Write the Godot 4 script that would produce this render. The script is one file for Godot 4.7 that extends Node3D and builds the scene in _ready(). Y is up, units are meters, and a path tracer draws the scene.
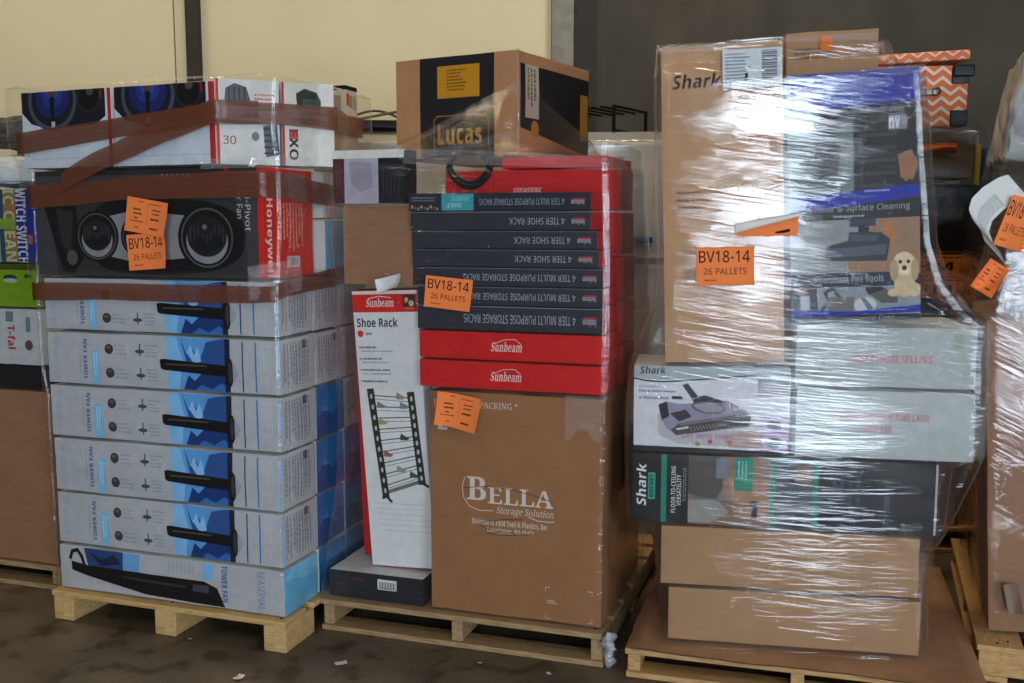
extends Node3D
# A warehouse corner: three wrapped pallets of retail returns in front of a cream wall, more pallets behind.

var taken := {}
var ts: TextServer
var fonts := {}
var rng := RandomNumberGenerator.new()
var wob := FastNoiseLite.new()
var M := {}
var CARD: Color = Color(0.66, 0.50, 0.36)

func _ready() -> void:
	# ---- camera
	var cam := Camera3D.new()
	cam.name = "camera"
	cam.fov = 2.0 * rad_to_deg(atan(341.5 / 1000.0))
	cam.near = 0.05
	cam.far = 100.0
	add_child(cam)
	cam.position = Vector3(0, 1.5, 0)
	cam.rotation = Vector3(-atan((341.5 - 225.0) / 1000.0), 0, 0)
	cam.current = true
	# ---- sky and exposure
	var sky_look := ProceduralSkyMaterial.new()
	sky_look.sky_top_color = Color(0.62, 0.72, 0.88)
	sky_look.sky_horizon_color = Color(0.86, 0.90, 0.95)
	sky_look.ground_bottom_color = Color(0.42, 0.41, 0.39)
	sky_look.ground_horizon_color = Color(0.62, 0.62, 0.61)
	sky_look.sky_energy_multiplier = 1.0
	var sky := Sky.new()
	sky.sky_material = sky_look
	var env := Environment.new()
	env.background_mode = Environment.BG_SKY
	env.sky = sky
	env.background_energy_multiplier = 1.0
	env.tonemap_mode = Environment.TONE_MAPPER_LINEAR
	env.tonemap_exposure = 0.30
	env.sdfgi_enabled = true
	env.ssao_enabled = true
	env.ssil_enabled = true
	var we := WorldEnvironment.new()
	we.name = "surroundings"
	we.environment = env
	add_child(we)
	# ---- helpers' state
	rng.seed = 7
	wob.seed = 3
	wob.noise_type = FastNoiseLite.TYPE_SIMPLEX_SMOOTH
	wob.frequency = 1.0
	ts = TextServerManager.get_primary_interface()
	# ---- scene
	make_materials()
	build_room()
	build_lamps()
	build_fan_pallet()
	build_rack_pallet()
	build_vacuum_pallet()
	build_left_neighbour()
	build_far_pile()
	build_chest_pallet()
	build_right_neighbour()
	build_floor_scraps()

# ------------------------------------------------------------------ naming
func numbered(called: String) -> String:
	var n: int = taken.get(called, 0)
	taken[called] = n + 1
	return called if n == 0 else "%s_%03d" % [called, n]

func tag(o: Node, label: String, category := "", group := "", kind := "") -> void:
	if label != "": o.set_meta("label", label)
	if category != "": o.set_meta("category", category)
	if group != "": o.set_meta("group", group)
	if kind != "": o.set_meta("kind", kind)

func thing(called: String, label: String, category: String, xf: Transform3D, group := "") -> Node3D:
	var o := Node3D.new()
	o.name = numbered(called)
	add_child(o)
	o.transform = xf
	tag(o, label, category, group)
	return o

func part(called: String, mesh: Mesh, parent: Node, mat: Material = null, xf := Transform3D(), label := "") -> MeshInstance3D:
	var o := MeshInstance3D.new()
	o.name = called
	o.mesh = mesh
	if mat: o.material_override = mat
	o.transform = xf
	parent.add_child(o, true)
	if label != "": o.set_meta("label", label)
	return o

func single(called: String, mesh: Mesh, label: String, category: String, xf := Transform3D(), group := "", mat: Material = null) -> MeshInstance3D:
	var o := MeshInstance3D.new()
	o.name = numbered(called)
	o.mesh = mesh
	if mat: o.material_override = mat
	add_child(o)
	o.transform = xf
	tag(o, label, category, group)
	return o

func struct(called: String, mesh: Mesh, mat: Material, xf := Transform3D(), label := "") -> MeshInstance3D:
	var o := MeshInstance3D.new()
	o.name = called
	o.mesh = mesh
	if mat: o.material_override = mat
	add_child(o)
	o.transform = xf
	tag(o, label, "", "", "structure")
	return o

# a pallet's own axes: x along its front to the right, z out of its front, y up
func frame(x: float, z: float, yaw_deg: float) -> Transform3D:
	return Transform3D(Basis(Vector3.UP, -deg_to_rad(yaw_deg)), Vector3(x, 0, z))

# ------------------------------------------------------------------ meshes
func rounded_at(p: Vector3, half: Vector3, r: float, bulge: float, crush: float, sd: float) -> Vector3:
	var inner := half - Vector3(r, r, r)
	var q := p.clamp(-inner, inner)
	var n := (p - q).normalized()
	var out := q + n * r
	var k := p / half
	var swell: float = bulge * (n.z * n.z * cos(k.x * 1.5) * cos(k.y * 1.5) + n.x * n.x * cos(k.z * 1.5) * cos(k.y * 1.5) + n.y * n.y * cos(k.x * 1.5) * cos(k.z * 1.5))
	var c: float = wob.get_noise_3d(out.x * 5.0 + sd, out.y * 5.0 + sd * 0.7, out.z * 5.0) * crush + wob.get_noise_3d(out.x * 17.0, out.y * 17.0 + sd, out.z * 17.0) * crush * 0.35
	return out + n * (swell - bulge * 0.8 + 0.5 * c - crush * 0.35)

# a soft-edged box, base at y = 0: one surface for each face in the order front, right, back, left, top, bottom
func box_mesh(w: float, h: float, d: float, mats: Array, r := 0.004, bulge := 0.0, crush := 0.0, steps := 8) -> ArrayMesh:
	var half := Vector3(w, h, d) / 2.0
	r = minf(r, minf(half.x, minf(half.y, half.z)) * 0.9)
	var sd := rng.randf() * 50.0
	var mesh := ArrayMesh.new()
	var faces := [[Vector3(0, 0, 1), Vector3(1, 0, 0), Vector3(0, 1, 0)], [Vector3(1, 0, 0), Vector3(0, 0, -1), Vector3(0, 1, 0)], [Vector3(0, 0, -1), Vector3(-1, 0, 0), Vector3(0, 1, 0)], [Vector3(-1, 0, 0), Vector3(0, 0, 1), Vector3(0, 1, 0)], [Vector3(0, 1, 0), Vector3(1, 0, 0), Vector3(0, 0, -1)], [Vector3(0, -1, 0), Vector3(1, 0, 0), Vector3(0, 0, 1)]]
	for f in 6:
		var n: Vector3 = faces[f][0]
		var a: Vector3 = faces[f][1]
		var b: Vector3 = faces[f][2]
		var ha: float = absf(a.dot(half))
		var hb: float = absf(b.dot(half))
		var us := spread(ha, r, steps)
		var vs := spread(hb, r, steps)
		var pos := PackedVector3Array()
		var nor := PackedVector3Array()
		var uv := PackedVector2Array()
		var idx := PackedInt32Array()
		var e := 0.0008
		for v in vs:
			for u in us:
				var p: Vector3 = n * absf(n.dot(half)) + a * u - b * v
				var p0 := rounded_at(p, half, r, bulge, crush, sd)
				var pa := rounded_at(p + a * e, half, r, bulge, crush, sd) - rounded_at(p - a * e, half, r, bulge, crush, sd)
				var pb := rounded_at(p + b * e, half, r, bulge, crush, sd) - rounded_at(p - b * e, half, r, bulge, crush, sd)
				pos.append(p0 + Vector3(0, half.y, 0))
				nor.append(pa.cross(pb).normalized())
				uv.append(Vector2(u / ha, v / hb) * 0.5 + Vector2(0.5, 0.5))
		var nu := us.size()
		for j in vs.size() - 1:
			for i in nu - 1:
				var k := j * nu + i
				idx.append_array([k, k + 1, k + nu + 1, k, k + nu + 1, k + nu])
		var arr := []
		arr.resize(Mesh.ARRAY_MAX)
		arr[Mesh.ARRAY_VERTEX] = pos
		arr[Mesh.ARRAY_NORMAL] = nor
		arr[Mesh.ARRAY_TEX_UV] = uv
		arr[Mesh.ARRAY_INDEX] = idx
		mesh.add_surface_from_arrays(Mesh.PRIMITIVE_TRIANGLES, arr)
		mesh.surface_set_material(f, mats[f] if mats.size() == 6 else mats[0])
	return mesh

func spread(h: float, r: float, steps: int) -> PackedFloat32Array:
	var out := PackedFloat32Array([-h, -h + r * 0.4, -h + r])
	for i in range(1, steps):
		out.append(lerpf(-h + r, h - r, float(i) / steps))
	out.append_array([h - r, h - r * 0.4, h])
	return out

# a plain six-sided box with a small chamfer, few triangles: boards, blocks, slats
func board_mesh(w: float, h: float, d: float, r := 0.002) -> ArrayMesh:
	return box_mesh(w, h, d, [null], r, 0.0, 0.0, 1)

# a grid of points (rows of equal length) as a two-sided sheet
func sheet_mesh(rows: Array, uvs: Array = []) -> ArrayMesh:
	var st := SurfaceTool.new()
	st.begin(Mesh.PRIMITIVE_TRIANGLES)
	st.set_smooth_group(0)
	var nu: int = rows[0].size()
	for j in rows.size():
		for i in nu:
			if uvs.is_empty():
				st.set_uv(Vector2(float(i) / (nu - 1), float(j) / (rows.size() - 1)))
			else:
				st.set_uv(uvs[j][i])
			st.add_vertex(rows[j][i])
	for j in rows.size() - 1:
		for i in nu - 1:
			var k := j * nu + i
			for q in [k, k + 1, k + nu + 1, k, k + nu + 1, k + nu]:
				st.add_index(q)
	st.generate_normals()
	return st.commit()

# a round bar along a line of points
func tube_mesh(path: Array, r: float, sides := 8, closed := false) -> ArrayMesh:
	var rows := []
	var n := path.size()
	for i in n:
		var before: Vector3 = path[(i - 1 + n) % n] if closed else path[maxi(i - 1, 0)]
		var after: Vector3 = path[(i + 1) % n] if closed else path[mini(i + 1, n - 1)]
		var t := (after - before).normalized()
		var s := t.cross(Vector3.UP if absf(t.y) < 0.9 else Vector3.RIGHT).normalized()
		var u := s.cross(t)
		var row := []
		for k in sides + 1:
			var a := TAU * k / sides
			row.append(path[i] + (s * cos(a) + u * sin(a)) * r)
		rows.append(row)
	if closed: rows.append(rows[0])
	return sheet_mesh(rows)

# ------------------------------------------------------------------ painting
func cv(w: int, h: int, c: Color) -> Image:
	var im := Image.create(w, h, false, Image.FORMAT_RGBA8)
	im.fill(c)
	return im

func dot_px(im: Image, x: int, y: int, c: Color) -> void:
	if x < 0 or y < 0 or x >= im.get_width() or y >= im.get_height(): return
	if c.a >= 1.0: im.set_pixel(x, y, c)
	else: im.set_pixel(x, y, im.get_pixel(x, y).lerp(Color(c, 1.0), c.a))

func rc(im: Image, x: float, y: float, w: float, h: float, c: Color) -> void:
	pg(im, [Vector2(x, y), Vector2(x + w, y), Vector2(x + w, y + h), Vector2(x, y + h)], c)

func pg(im: Image, pts: Array, c: Color) -> void:
	var w := im.get_width()
	var h := im.get_height()
	var p := []
	var lo := 1e9
	var hi := -1e9
	for q in pts:
		var v := Vector2(q.x * w, q.y * h)
		p.append(v)
		lo = minf(lo, v.y)
		hi = maxf(hi, v.y)
	for y in range(maxi(0, int(floor(lo))), mini(h, int(ceil(hi)))):
		var xs := []
		var yy := y + 0.5
		for i in p.size():
			var a: Vector2 = p[i]
			var b: Vector2 = p[(i + 1) % p.size()]
			if (a.y <= yy) != (b.y <= yy):
				xs.append(a.x + (yy - a.y) / (b.y - a.y) * (b.x - a.x))
		xs.sort()
		for k in range(0, xs.size() - 1, 2):
			var x0 := maxi(0, int(round(xs[k])))
			var x1 := mini(w, int(round(xs[k + 1])))
			if x1 <= x0: continue
			if c.a >= 1.0: im.fill_rect(Rect2i(x0, y, x1 - x0, 1), c)
			else:
				for x in range(x0, x1): dot_px(im, x, y, c)

func el(im: Image, cx: float, cy: float, rx: float, ry: float, c: Color, turn := 0.0) -> void:
	var pts := []
	var asp := float(im.get_width()) / im.get_height()
	for k in 40:
		var v := Vector2(cos(TAU * k / 40) * rx, sin(TAU * k / 40) * ry).rotated(turn)
		pts.append(Vector2(cx + v.x, cy + v.y * asp))
	pg(im, pts, c)

func ln(im: Image, pts: Array, px: float, c: Color) -> void:
	var s := Vector2(im.get_width(), im.get_height())
	for i in pts.size() - 1:
		var a: Vector2 = pts[i] * s
		var b: Vector2 = pts[i + 1] * s
		var n := (b - a).normalized().orthogonal() * px * 0.5
		var t := (b - a).normalized() * px * 0.3
		pg(im, [(a + n - t) / s, (b + n + t) / s, (b - n + t) / s, (a - n - t) / s], c)

# the words as a strip of ink, alpha where the ink is
func ink(s: String, c: Color, face := "sans_bold", shear := 0.0) -> Image:
	if not fonts.has(face):
		var f := SystemFont.new()
		f.font_names = PackedStringArray(["Droid Serif" if face.begins_with("serif") else "Droid Sans"])
		f.font_weight = 700 if face.ends_with("bold") else 400
		fonts[face] = f
	var size := 64
	var shaped := ts.create_shaped_text()
	ts.shaped_text_add_string(shaped, s, fonts[face].get_rids(), size)
	var wide := int(ts.shaped_text_get_width(shaped)) + 8 + int(absf(shear) * 70)
	var out := Image.create(wide, 84, false, Image.FORMAT_RGBA8)
	out.fill(Color(c, 0.0))
	var x := 4.0
	for g in ts.shaped_text_get_glyphs(shaped):
		var fr: RID = g.font_rid
		var sz := Vector2i(size, 0)
		ts.font_render_glyph(fr, sz, g.index)
		var ti := ts.font_get_glyph_texture_idx(fr, sz, g.index)
		if ti >= 0:
			var uvr := ts.font_get_glyph_uv_rect(fr, sz, g.index)
			var at := ts.font_get_glyph_offset(fr, sz, g.index)
			var im := ts.font_get_texture_image(fr, sz, ti)
			for j in int(uvr.size.y):
				for i in int(uvr.size.x):
					var a := im.get_pixel(int(uvr.position.x) + i, int(uvr.position.y) + j).a
					if a > 0.0:
						var py := int(64 + at.y) + j
						var pxx := int(x + at.x + g.offset.x + i + shear * (64 - py))
						if pxx >= 0 and pxx < wide and py >= 0 and py < 84:
							out.set_pixel(pxx, py, Color(c, a))
		x += g.advance
	ts.free_rid(shaped)
	var used := out.get_used_rect()
	return out.get_region(used) if used.size.x > 0 else out

# words fitted into a box of the picture (fractions); quarter = turns of 90 degrees clockwise
func tx(im: Image, s: String, x: float, y: float, w: float, h: float, c: Color, face := "sans_bold", quarter := 0, shear := 0.0) -> void:
	var t := ink(s, c, face, shear)
	for q in quarter: t.rotate_90(CLOCKWISE)
	var W := maxi(1, int(round(w * im.get_width())))
	var H := maxi(1, int(round(h * im.get_height())))
	t.resize(W, H, Image.INTERPOLATE_BILINEAR if W * H > t.get_width() * t.get_height() else Image.INTERPOLATE_LANCZOS)
	im.blend_rect(t, Rect2i(0, 0, W, H), Vector2i(int(x * im.get_width()), int(y * im.get_height())))

# lines of fine print that are too small to read
func fine(im: Image, x: float, y: float, w: float, h: float, rows: int, c: Color, sd := 1, upright := false) -> void:
	var r := RandomNumberGenerator.new()
	r.seed = sd
	for k in rows:
		var at := 0.0
		var stop := r.randf_range(0.65, 1.0)
		while at < stop:
			var word := r.randf_range(0.03, 0.12)
			var a := at
			var b := minf(at + word, stop)
			if upright: rc(im, x + w * (k + 0.2) / rows, y + h * a, w * 0.5 / rows, h * (b - a), c)
			else: rc(im, x + w * a, y + h * (k + 0.2) / rows, w * (b - a), h * 0.5 / rows, c)
			at = b + 0.025

# paper or board grain over the whole picture
func grain(im: Image, amount: float, sd := 1, sx := 0.02, sy := 0.35) -> void:
	var n := FastNoiseLite.new()
	n.seed = sd
	n.frequency = 1.0
	var r := RandomNumberGenerator.new()
	r.seed = sd
	for y in im.get_height():
		for x in im.get_width():
			var k := 1.0 + amount * (n.get_noise_2d(x * sx, y * sy) + r.randf() * 0.5 - 0.25 + 0.8 * n.get_noise_2d(x * 0.008 + 99.0, y * 0.008))
			var c := im.get_pixel(x, y)
			im.set_pixel(x, y, Color(c.r * k, c.g * k, c.b * k, c.a))

func printed(im: Image, rough := 0.5, spec := 0.26) -> StandardMaterial3D:
	var m := StandardMaterial3D.new()
	im.generate_mipmaps()
	m.albedo_texture = ImageTexture.create_from_image(im)
	m.roughness = rough
	m.metallic_specular = spec
	m.texture_repeat = false
	return m

func plain(c: Color, rough := 0.6, metal := 0.0) -> StandardMaterial3D:
	var m := StandardMaterial3D.new()
	m.albedo_color = c
	m.roughness = rough
	m.metallic = metal
	m.metallic_specular = 0.32
	return m

# colour that wanders with noise, laid on by position (no UVs needed)
func mottled(a: Color, b: Color, rough: float, scale: Vector3, freq: float, sd: int, relief := 0.0, world := true) -> StandardMaterial3D:
	var n := FastNoiseLite.new()
	n.seed = sd
	n.frequency = freq
	n.fractal_octaves = 5
	var g := Gradient.new()
	g.set_color(0, a)
	g.set_color(1, b)
	var t := NoiseTexture2D.new()
	t.width = 512
	t.height = 512
	t.seamless = true
	t.noise = n
	t.color_ramp = g
	var m := StandardMaterial3D.new()
	m.albedo_texture = t
	m.roughness = rough
	m.uv1_triplanar = true
	m.uv1_world_triplanar = world
	m.uv1_scale = scale
	if relief > 0.0:
		m.heightmap_enabled = true
		m.heightmap_texture = t
		m.heightmap_scale = relief
	return m

# ------------------------------------------------------------------ materials and prints
func make_materials() -> void:
	M.card = mottled(Color(0.60, 0.44, 0.31), Color(0.68, 0.51, 0.37), 0.85, Vector3(0.7, 3.5, 0.7), 0.02, 11)
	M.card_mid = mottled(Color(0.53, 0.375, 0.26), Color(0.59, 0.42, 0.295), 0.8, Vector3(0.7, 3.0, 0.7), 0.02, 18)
	M.card_edge = plain(Color(0.72, 0.56, 0.40), 0.9)
	M.white_card = mottled(Color(0.78, 0.79, 0.78), Color(0.86, 0.86, 0.85), 0.6, Vector3(1, 1, 1), 0.02, 13)
	M.black_card = plain(Color(0.10, 0.10, 0.11), 0.5)
	M.navy_card = plain(Color(0.13, 0.16, 0.22), 0.45)
	M.red_card = plain(Color(0.78, 0.10, 0.12), 0.45)
	M.blue_card = plain(Color(0.10, 0.42, 0.66), 0.5)
	M.pale_wood = wood(Color(0.80, 0.66, 0.44), Color(0.66, 0.50, 0.30), 21)
	M.grey_wood = wood(Color(0.66, 0.54, 0.38), Color(0.46, 0.35, 0.23), 22)
	M.tan_wood = wood(Color(0.78, 0.62, 0.40), Color(0.60, 0.44, 0.26), 23)
	M.nail = plain(Color(0.22, 0.20, 0.18), 0.5, 0.6)
	M.nail_mesh = board_mesh(0.009, 0.002, 0.009, 0.0006)
	M.black_metal = plain(Color(0.045, 0.045, 0.05), 0.35)
	M.clear_tape = film_look(0.06, 0.12, 0.0, 1.0)
	M.film = film_look(0.005, 0.07, 0.60, 1.0)
	M.film_bunch = film_look(0.10, 0.06, 0.35, 1.0)
	M.film_milky = film_look(0.32, 0.10, 0.35, 1.0)
	M.film_dull = film_look(0.28, 0.22, 0.30, 1.0)
	var br := StandardMaterial3D.new()
	br.albedo_color = Color(0.43, 0.225, 0.14, 0.80)
	br.transparency = BaseMaterial3D.TRANSPARENCY_ALPHA
	br.roughness = 0.3
	br.heightmap_enabled = true
	br.heightmap_texture = streaks()
	br.heightmap_scale = 0.12
	M.brown_film = br
	prints_fans()
	prints_racks()
	prints_vacuums()
	prints_behind()
	prints_stickers()

func wood(a: Color, b: Color, sd: int) -> StandardMaterial3D:
	var im := cv(256, 256, a)
	var n := FastNoiseLite.new()
	n.seed = sd
	n.frequency = 1.0
	for y in 256:
		for x in 256:
			var k: float = 0.5 + 0.5 * sin((y * 0.23 + 5.0 * n.get_noise_2d(x * 0.006, y * 0.03)) * 2.0)
			k = clampf(0.55 * k + 0.6 * n.get_noise_2d(x * 0.01, y * 0.5) + 0.35 * n.get_noise_2d(x * 0.02, y * 0.02), 0.0, 1.0)
			im.set_pixel(x, y, a.lerp(b, k))
	var m := StandardMaterial3D.new()
	m.albedo_texture = ImageTexture.create_from_image(im)
	m.roughness = 0.75
	m.uv1_triplanar = true
	m.uv1_scale = Vector3(2.0, 5.0, 5.0)
	return m

var streak_tex: ImageTexture
# the height of stretched film: long fine creases along its pull
func streaks() -> ImageTexture:
	if streak_tex: return streak_tex
	var w := 512
	var h := 1024
	var im := Image.create(w, h, false, Image.FORMAT_RF)
	var n := FastNoiseLite.new()
	n.seed = 5
	n.frequency = 1.0
	n.noise_type = FastNoiseLite.TYPE_SIMPLEX_SMOOTH
	for y in h:
		for x in w:
			# wraps round in x so that the sheet can go on
			var a := TAU * x / w
			var cx := cos(a) * 0.75
			var cy := sin(a) * 0.75
			var strong := smoothstep(-0.35, 0.35, n.get_noise_3d(cx * 0.5 - 40.0, cy * 0.5, y * 0.006))
			var v := (0.20 + 0.16 * strong) * n.get_noise_3d(cx * 0.55, cy * 0.55, y * 0.052) + 0.075 * n.get_noise_3d(cx * 0.7 + 5.0, cy * 0.7, y * 0.125)
			for q in 2:
				var f: float = [0.030, 0.055][q]
				var ridge := 1.0 - absf(n.get_noise_3d(cx * 0.7 + 20.0 + q * 9.0, cy * 0.7, y * f))
				v += [0.18, 0.12][q] * pow(ridge, 8.0) * strong
			im.set_pixel(x, y, Color(v * 0.5 + 0.5, 0, 0))
	streak_tex = ImageTexture.create_from_image(im)
	return streak_tex

func film_look(a: float, rough: float, relief: float, spec: float) -> StandardMaterial3D:
	var m := StandardMaterial3D.new()
	m.albedo_color = Color(0.92, 0.92, 0.93, a)
	m.transparency = BaseMaterial3D.TRANSPARENCY_ALPHA
	m.roughness = rough
	m.metallic_specular = 0.5 * spec
	m.cull_mode = BaseMaterial3D.CULL_DISABLED
	if relief > 0.0:
		m.heightmap_enabled = true
		m.heightmap_texture = streaks()
		m.heightmap_scale = relief
	return m

func card_picture(w: int, h: int, c := CARD, sd := 1) -> Image:
	var im := cv(w, h, c)
	grain(im, 0.05, sd, 0.006, 0.45)
	return im

func prints_fans() -> void:
	var W := Color(0.69, 0.69, 0.695)
	var G := Color(0.58, 0.60, 0.63)
	var B := Color(0.20, 0.33, 0.58)
	# long side of a tower fan carton
	var im := cv(1024, 208, W)
	tx(im, "SEASONAL", 0.030, 0.10, 0.024, 0.82, Color(0.55, 0.62, 0.72), "sans", 3)
	fine(im, 0.066, 0.10, 0.03, 0.8, 2, Color(0.68, 0.69, 0.72), 4, true)
	tx(im, "TOWER FAN", 0.168, 0.14, 0.018, 0.74, B, "sans_bold", 3)
	fine(im, 0.148, 0.2, 0.012, 0.6, 1, G, 9, true)
	rc(im, 0.205, 0.33, 0.036, 0.63, Color(0.48, 0.72, 0.86))
	fine(im, 0.212, 0.38, 0.022, 0.5, 2, Color(0.72, 0.86, 0.93), 5, true)
	for v in [0.30, 0.74]:
		el(im, 0.285, v, 0.019, 0.019, Color(0.23, 0.22, 0.22))
		el(im, 0.283, v - 0.03, 0.010, 0.006, Color(0.42, 0.34, 0.28))
		fine(im, 0.31, v - 0.10, 0.06, 0.22, 3, G, int(v * 100))
		rc(im, 0.418, v - 0.12, 0.005, 0.22, Color(0.20, 0.24, 0.32))
		el(im, 0.420, v + 0.02, 0.020, 0.007, Color(0.24, 0.27, 0.33))
		fine(im, 0.445, v - 0.12, 0.055, 0.25, 4, G, int(v * 77))
	# snowy mountains behind the fan
	rc(im, 0.535, 0.0, 0.262, 1.0, Color(0.36, 0.60, 0.82))
	pg(im, [Vector2(0.535, 1), Vector2(0.535, 0.0), Vector2(0.575, 0.0), Vector2(0.60, 0.42), Vector2(0.585, 1)], Color(0.50, 0.72, 0.88))
	pg(im, [Vector2(0.59, 0.0), Vector2(0.62, 0.34), Vector2(0.645, 0.22), Vector2(0.67, 0.46), Vector2(0.70, 0.1), Vector2(0.797, 0.0), Vector2(0.797, 0.5), Vector2(0.62, 0.5)], Color(0.17, 0.32, 0.56))
	pg(im, [Vector2(0.62, 0.30), Vector2(0.635, 0.16), Vector2(0.65, 0.34), Vector2(0.665, 0.20), Vector2(0.68, 0.44), Vector2(0.65, 0.50)], Color(0.55, 0.74, 0.90))
	pg(im, [Vector2(0.60, 1), Vector2(0.625, 0.70), Vector2(0.65, 0.80), Vector2(0.69, 0.62), Vector2(0.797, 0.55), Vector2(0.797, 1)], Color(0.10, 0.22, 0.44))
	pg(im, [Vector2(0.64, 1), Vector2(0.68, 0.86), Vector2(0.72, 0.94), Vector2(0.76, 0.82), Vector2(0.797, 0.9), Vector2(0.797, 1)], Color(0.20, 0.42, 0.68))
	rc(im, 0.775, 0.0, 0.022, 1.0, Color(0.10, 0.13, 0.20))
	# the fan lying across it
	pg(im, [Vector2(0.505, 0.45), Vector2(0.52, 0.43), Vector2(0.785, 0.50), Vector2(0.785, 0.70), Vector2(0.52, 0.63), Vector2(0.508, 0.60)], Color(0.07, 0.07, 0.08))
	rc(im, 0.53, 0.51, 0.17, 0.03, Color(0.30, 0.28, 0.24))
	el(im, 0.795, 0.62, 0.016, 0.052, Color(0.06, 0.06, 0.07))
	el(im, 0.797, 0.62, 0.008, 0.040, Color(0.22, 0.22, 0.24))
	pg(im, [Vector2(0.808, 0.40), Vector2(0.835, 0.62), Vector2(0.808, 0.80)], Color(0.62, 0.63, 0.66))
	ln(im, [Vector2(0.848, 0.08), Vector2(0.848, 0.94)], 5, Color(0.12, 0.20, 0.38))
	ln(im, [Vector2(0.900, 0.08), Vector2(0.900, 0.94)], 6, Color(0.16, 0.46, 0.70))
	fine(im, 0.915, 0.1, 0.05, 0.8, 4, Color(0.72, 0.73, 0.75), 8, true)
	rc(im, 0.988, 0.0, 0.006, 1.0, Color(0.38, 0.66, 0.84))
	grain(im, 0.04, 2, 0.02, 0.02)
	M.fan_front = printed(im, 0.42)
	# end of the carton, fine print
	im = cv(256, 208, Color(0.72, 0.72, 0.72))
	for k in 7:
		rc(im, 0.10 + 0.11 * k, 0.16, 0.03, 0.70 - 0.05 * (k % 3), Color(0.60, 0.60, 0.62))
	fine(im, 0.12, 0.1, 0.7, 0.8, 9, Color(0.52, 0.52, 0.55), 3, true)
	rc(im, 0.62, 0.08, 0.12, 0.15, Color(0.36, 0.36, 0.38))
	rc(im, 0.0, 0.0, 0.02, 1.0, Color(0.42, 0.66, 0.82))
	grain(im, 0.05, 6, 0.03, 0.03)
	M.fan_end = printed(im, 0.45)
	im = cv(256, 208, Color(0.10, 0.42, 0.64))
	pg(im, [Vector2(0, 0.65), Vector2(0.3, 0.45), Vector2(0.55, 0.62), Vector2(0.8, 0.4), Vector2(1, 0.6), Vector2(1, 1), Vector2(0, 1)], Color(0.075, 0.32, 0.54))
	pg(im, [Vector2(0.2, 0.5), Vector2(0.3, 0.38), Vector2(0.42, 0.52)], Color(0.20, 0.52, 0.74))
	grain(im, 0.08, 9, 0.03, 0.03)
	M.fan_blue = printed(im, 0.42)
	im = cv(256, 208, Color(0.40, 0.70, 0.84))
	pg(im, [Vector2(0, 0.2), Vector2(0.4, 0.0), Vector2(1, 0.0), Vector2(1, 0.5), Vector2(0.5, 0.35)], Color(0.48, 0.76, 0.88))
	grain(im, 0.08, 19, 0.03, 0.03)
	M.fan_sky = printed(im, 0.42)
	# the carton of the lowest layer, turned over
	im = cv(1024, 178, W)
	pg(im, [Vector2(0.12, 0.02), Vector2(0.30, 0.04), Vector2(0.30, 0.52), Vector2(0.14, 0.45)], Color(0.16, 0.26, 0.46))
	pg(im, [Vector2(0.14, 0.1), Vector2(0.2, 0.25), Vector2(0.26, 0.12), Vector2(0.29, 0.3), Vector2(0.2, 0.4)], Color(0.10, 0.14, 0.25))
	rc(im, 0.30, 0.05, 0.075, 0.50, Color(0.40, 0.63, 0.82))
	pg(im, [Vector2(0.06, 0.36), Vector2(0.14, 0.42), Vector2(0.66, 0.44), Vector2(0.715, 0.55), Vector2(0.745, 0.95), Vector2(0.40, 0.90), Vector2(0.12, 0.64), Vector2(0.06, 0.56)], Color(0.06, 0.06, 0.07))
	rc(im, 0.61, 0.52, 0.07, 0.16, Color(0.24, 0.26, 0.30))
	pg(im, [Vector2(0.30, 0.55), Vector2(0.58, 0.58), Vector2(0.58, 0.64), Vector2(0.30, 0.60)], Color(0.20, 0.19, 0.19))
	ln(im, [Vector2(0.055, 0.30), Vector2(0.065, 0.14), Vector2(0.09, 0.10), Vector2(0.11, 0.24), Vector2(0.12, 0.42)], 14, Color(0.09, 0.09, 0.10))
	fine(im, 0.50, 0.06, 0.12, 0.34, 7, Color(0.62, 0.63, 0.66), 33, true)
	rc(im, 0.655, 0.04, 0.045, 0.36, Color(0.46, 0.70, 0.86))
	tx(im, "TOWER FAN", 0.735, 0.06, 0.024, 0.78, B, "sans_bold", 1)
	tx(im, "SEASONAL", 0.885, 0.08, 0.03, 0.82, Color(0.34, 0.50, 0.68), "sans", 1)
	grain(im, 0.04, 12, 0.02, 0.02)
	M.fan_low = printed(im, 0.42)
	# twin-pivot fan carton, dark with red ends
	im = cv(1024, 420, Color(0.245, 0.24, 0.25))
	rc(im, 0.0, 0.0, 1.0, 0.06, Color(0.17, 0.16, 0.16))
	pg(im, [Vector2(0.05, 0.24), Vector2(0.86, 0.24), Vector2(0.93, 0.40), Vector2(0.93, 0.98), Vector2(0.10, 0.98)], Color(0.20, 0.195, 0.20))
	pg(im, [Vector2(0.04, 0.30), Vector2(0.19, 0.33), Vector2(0.22, 0.82), Vector2(0.17, 0.97), Vector2(0.12, 0.95)], Color(0.09, 0.085, 0.085))
	pg(im, [Vector2(0.10, 0.36), Vector2(0.18, 0.40), Vector2(0.16, 0.80), Vector2(0.12, 0.70)], Color(0.17, 0.165, 0.16))
	el(im, 0.165, 0.82, 0.025, 0.030, Color(0.30, 0.30, 0.31))
	var outer := []
	for k in 24:
		var a := TAU * k / 24
		outer.append(Vector2(0.53 + (0.335 + 0.06 * signf(cos(a)) * absf(cos(a))) * signf(cos(a)) * pow(absf(cos(a)), 0.6), 0.62 + 0.345 * signf(sin(a)) * pow(absf(sin(a)), 0.7)))
	pg(im, outer, Color(0.08, 0.078, 0.08))
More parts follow.
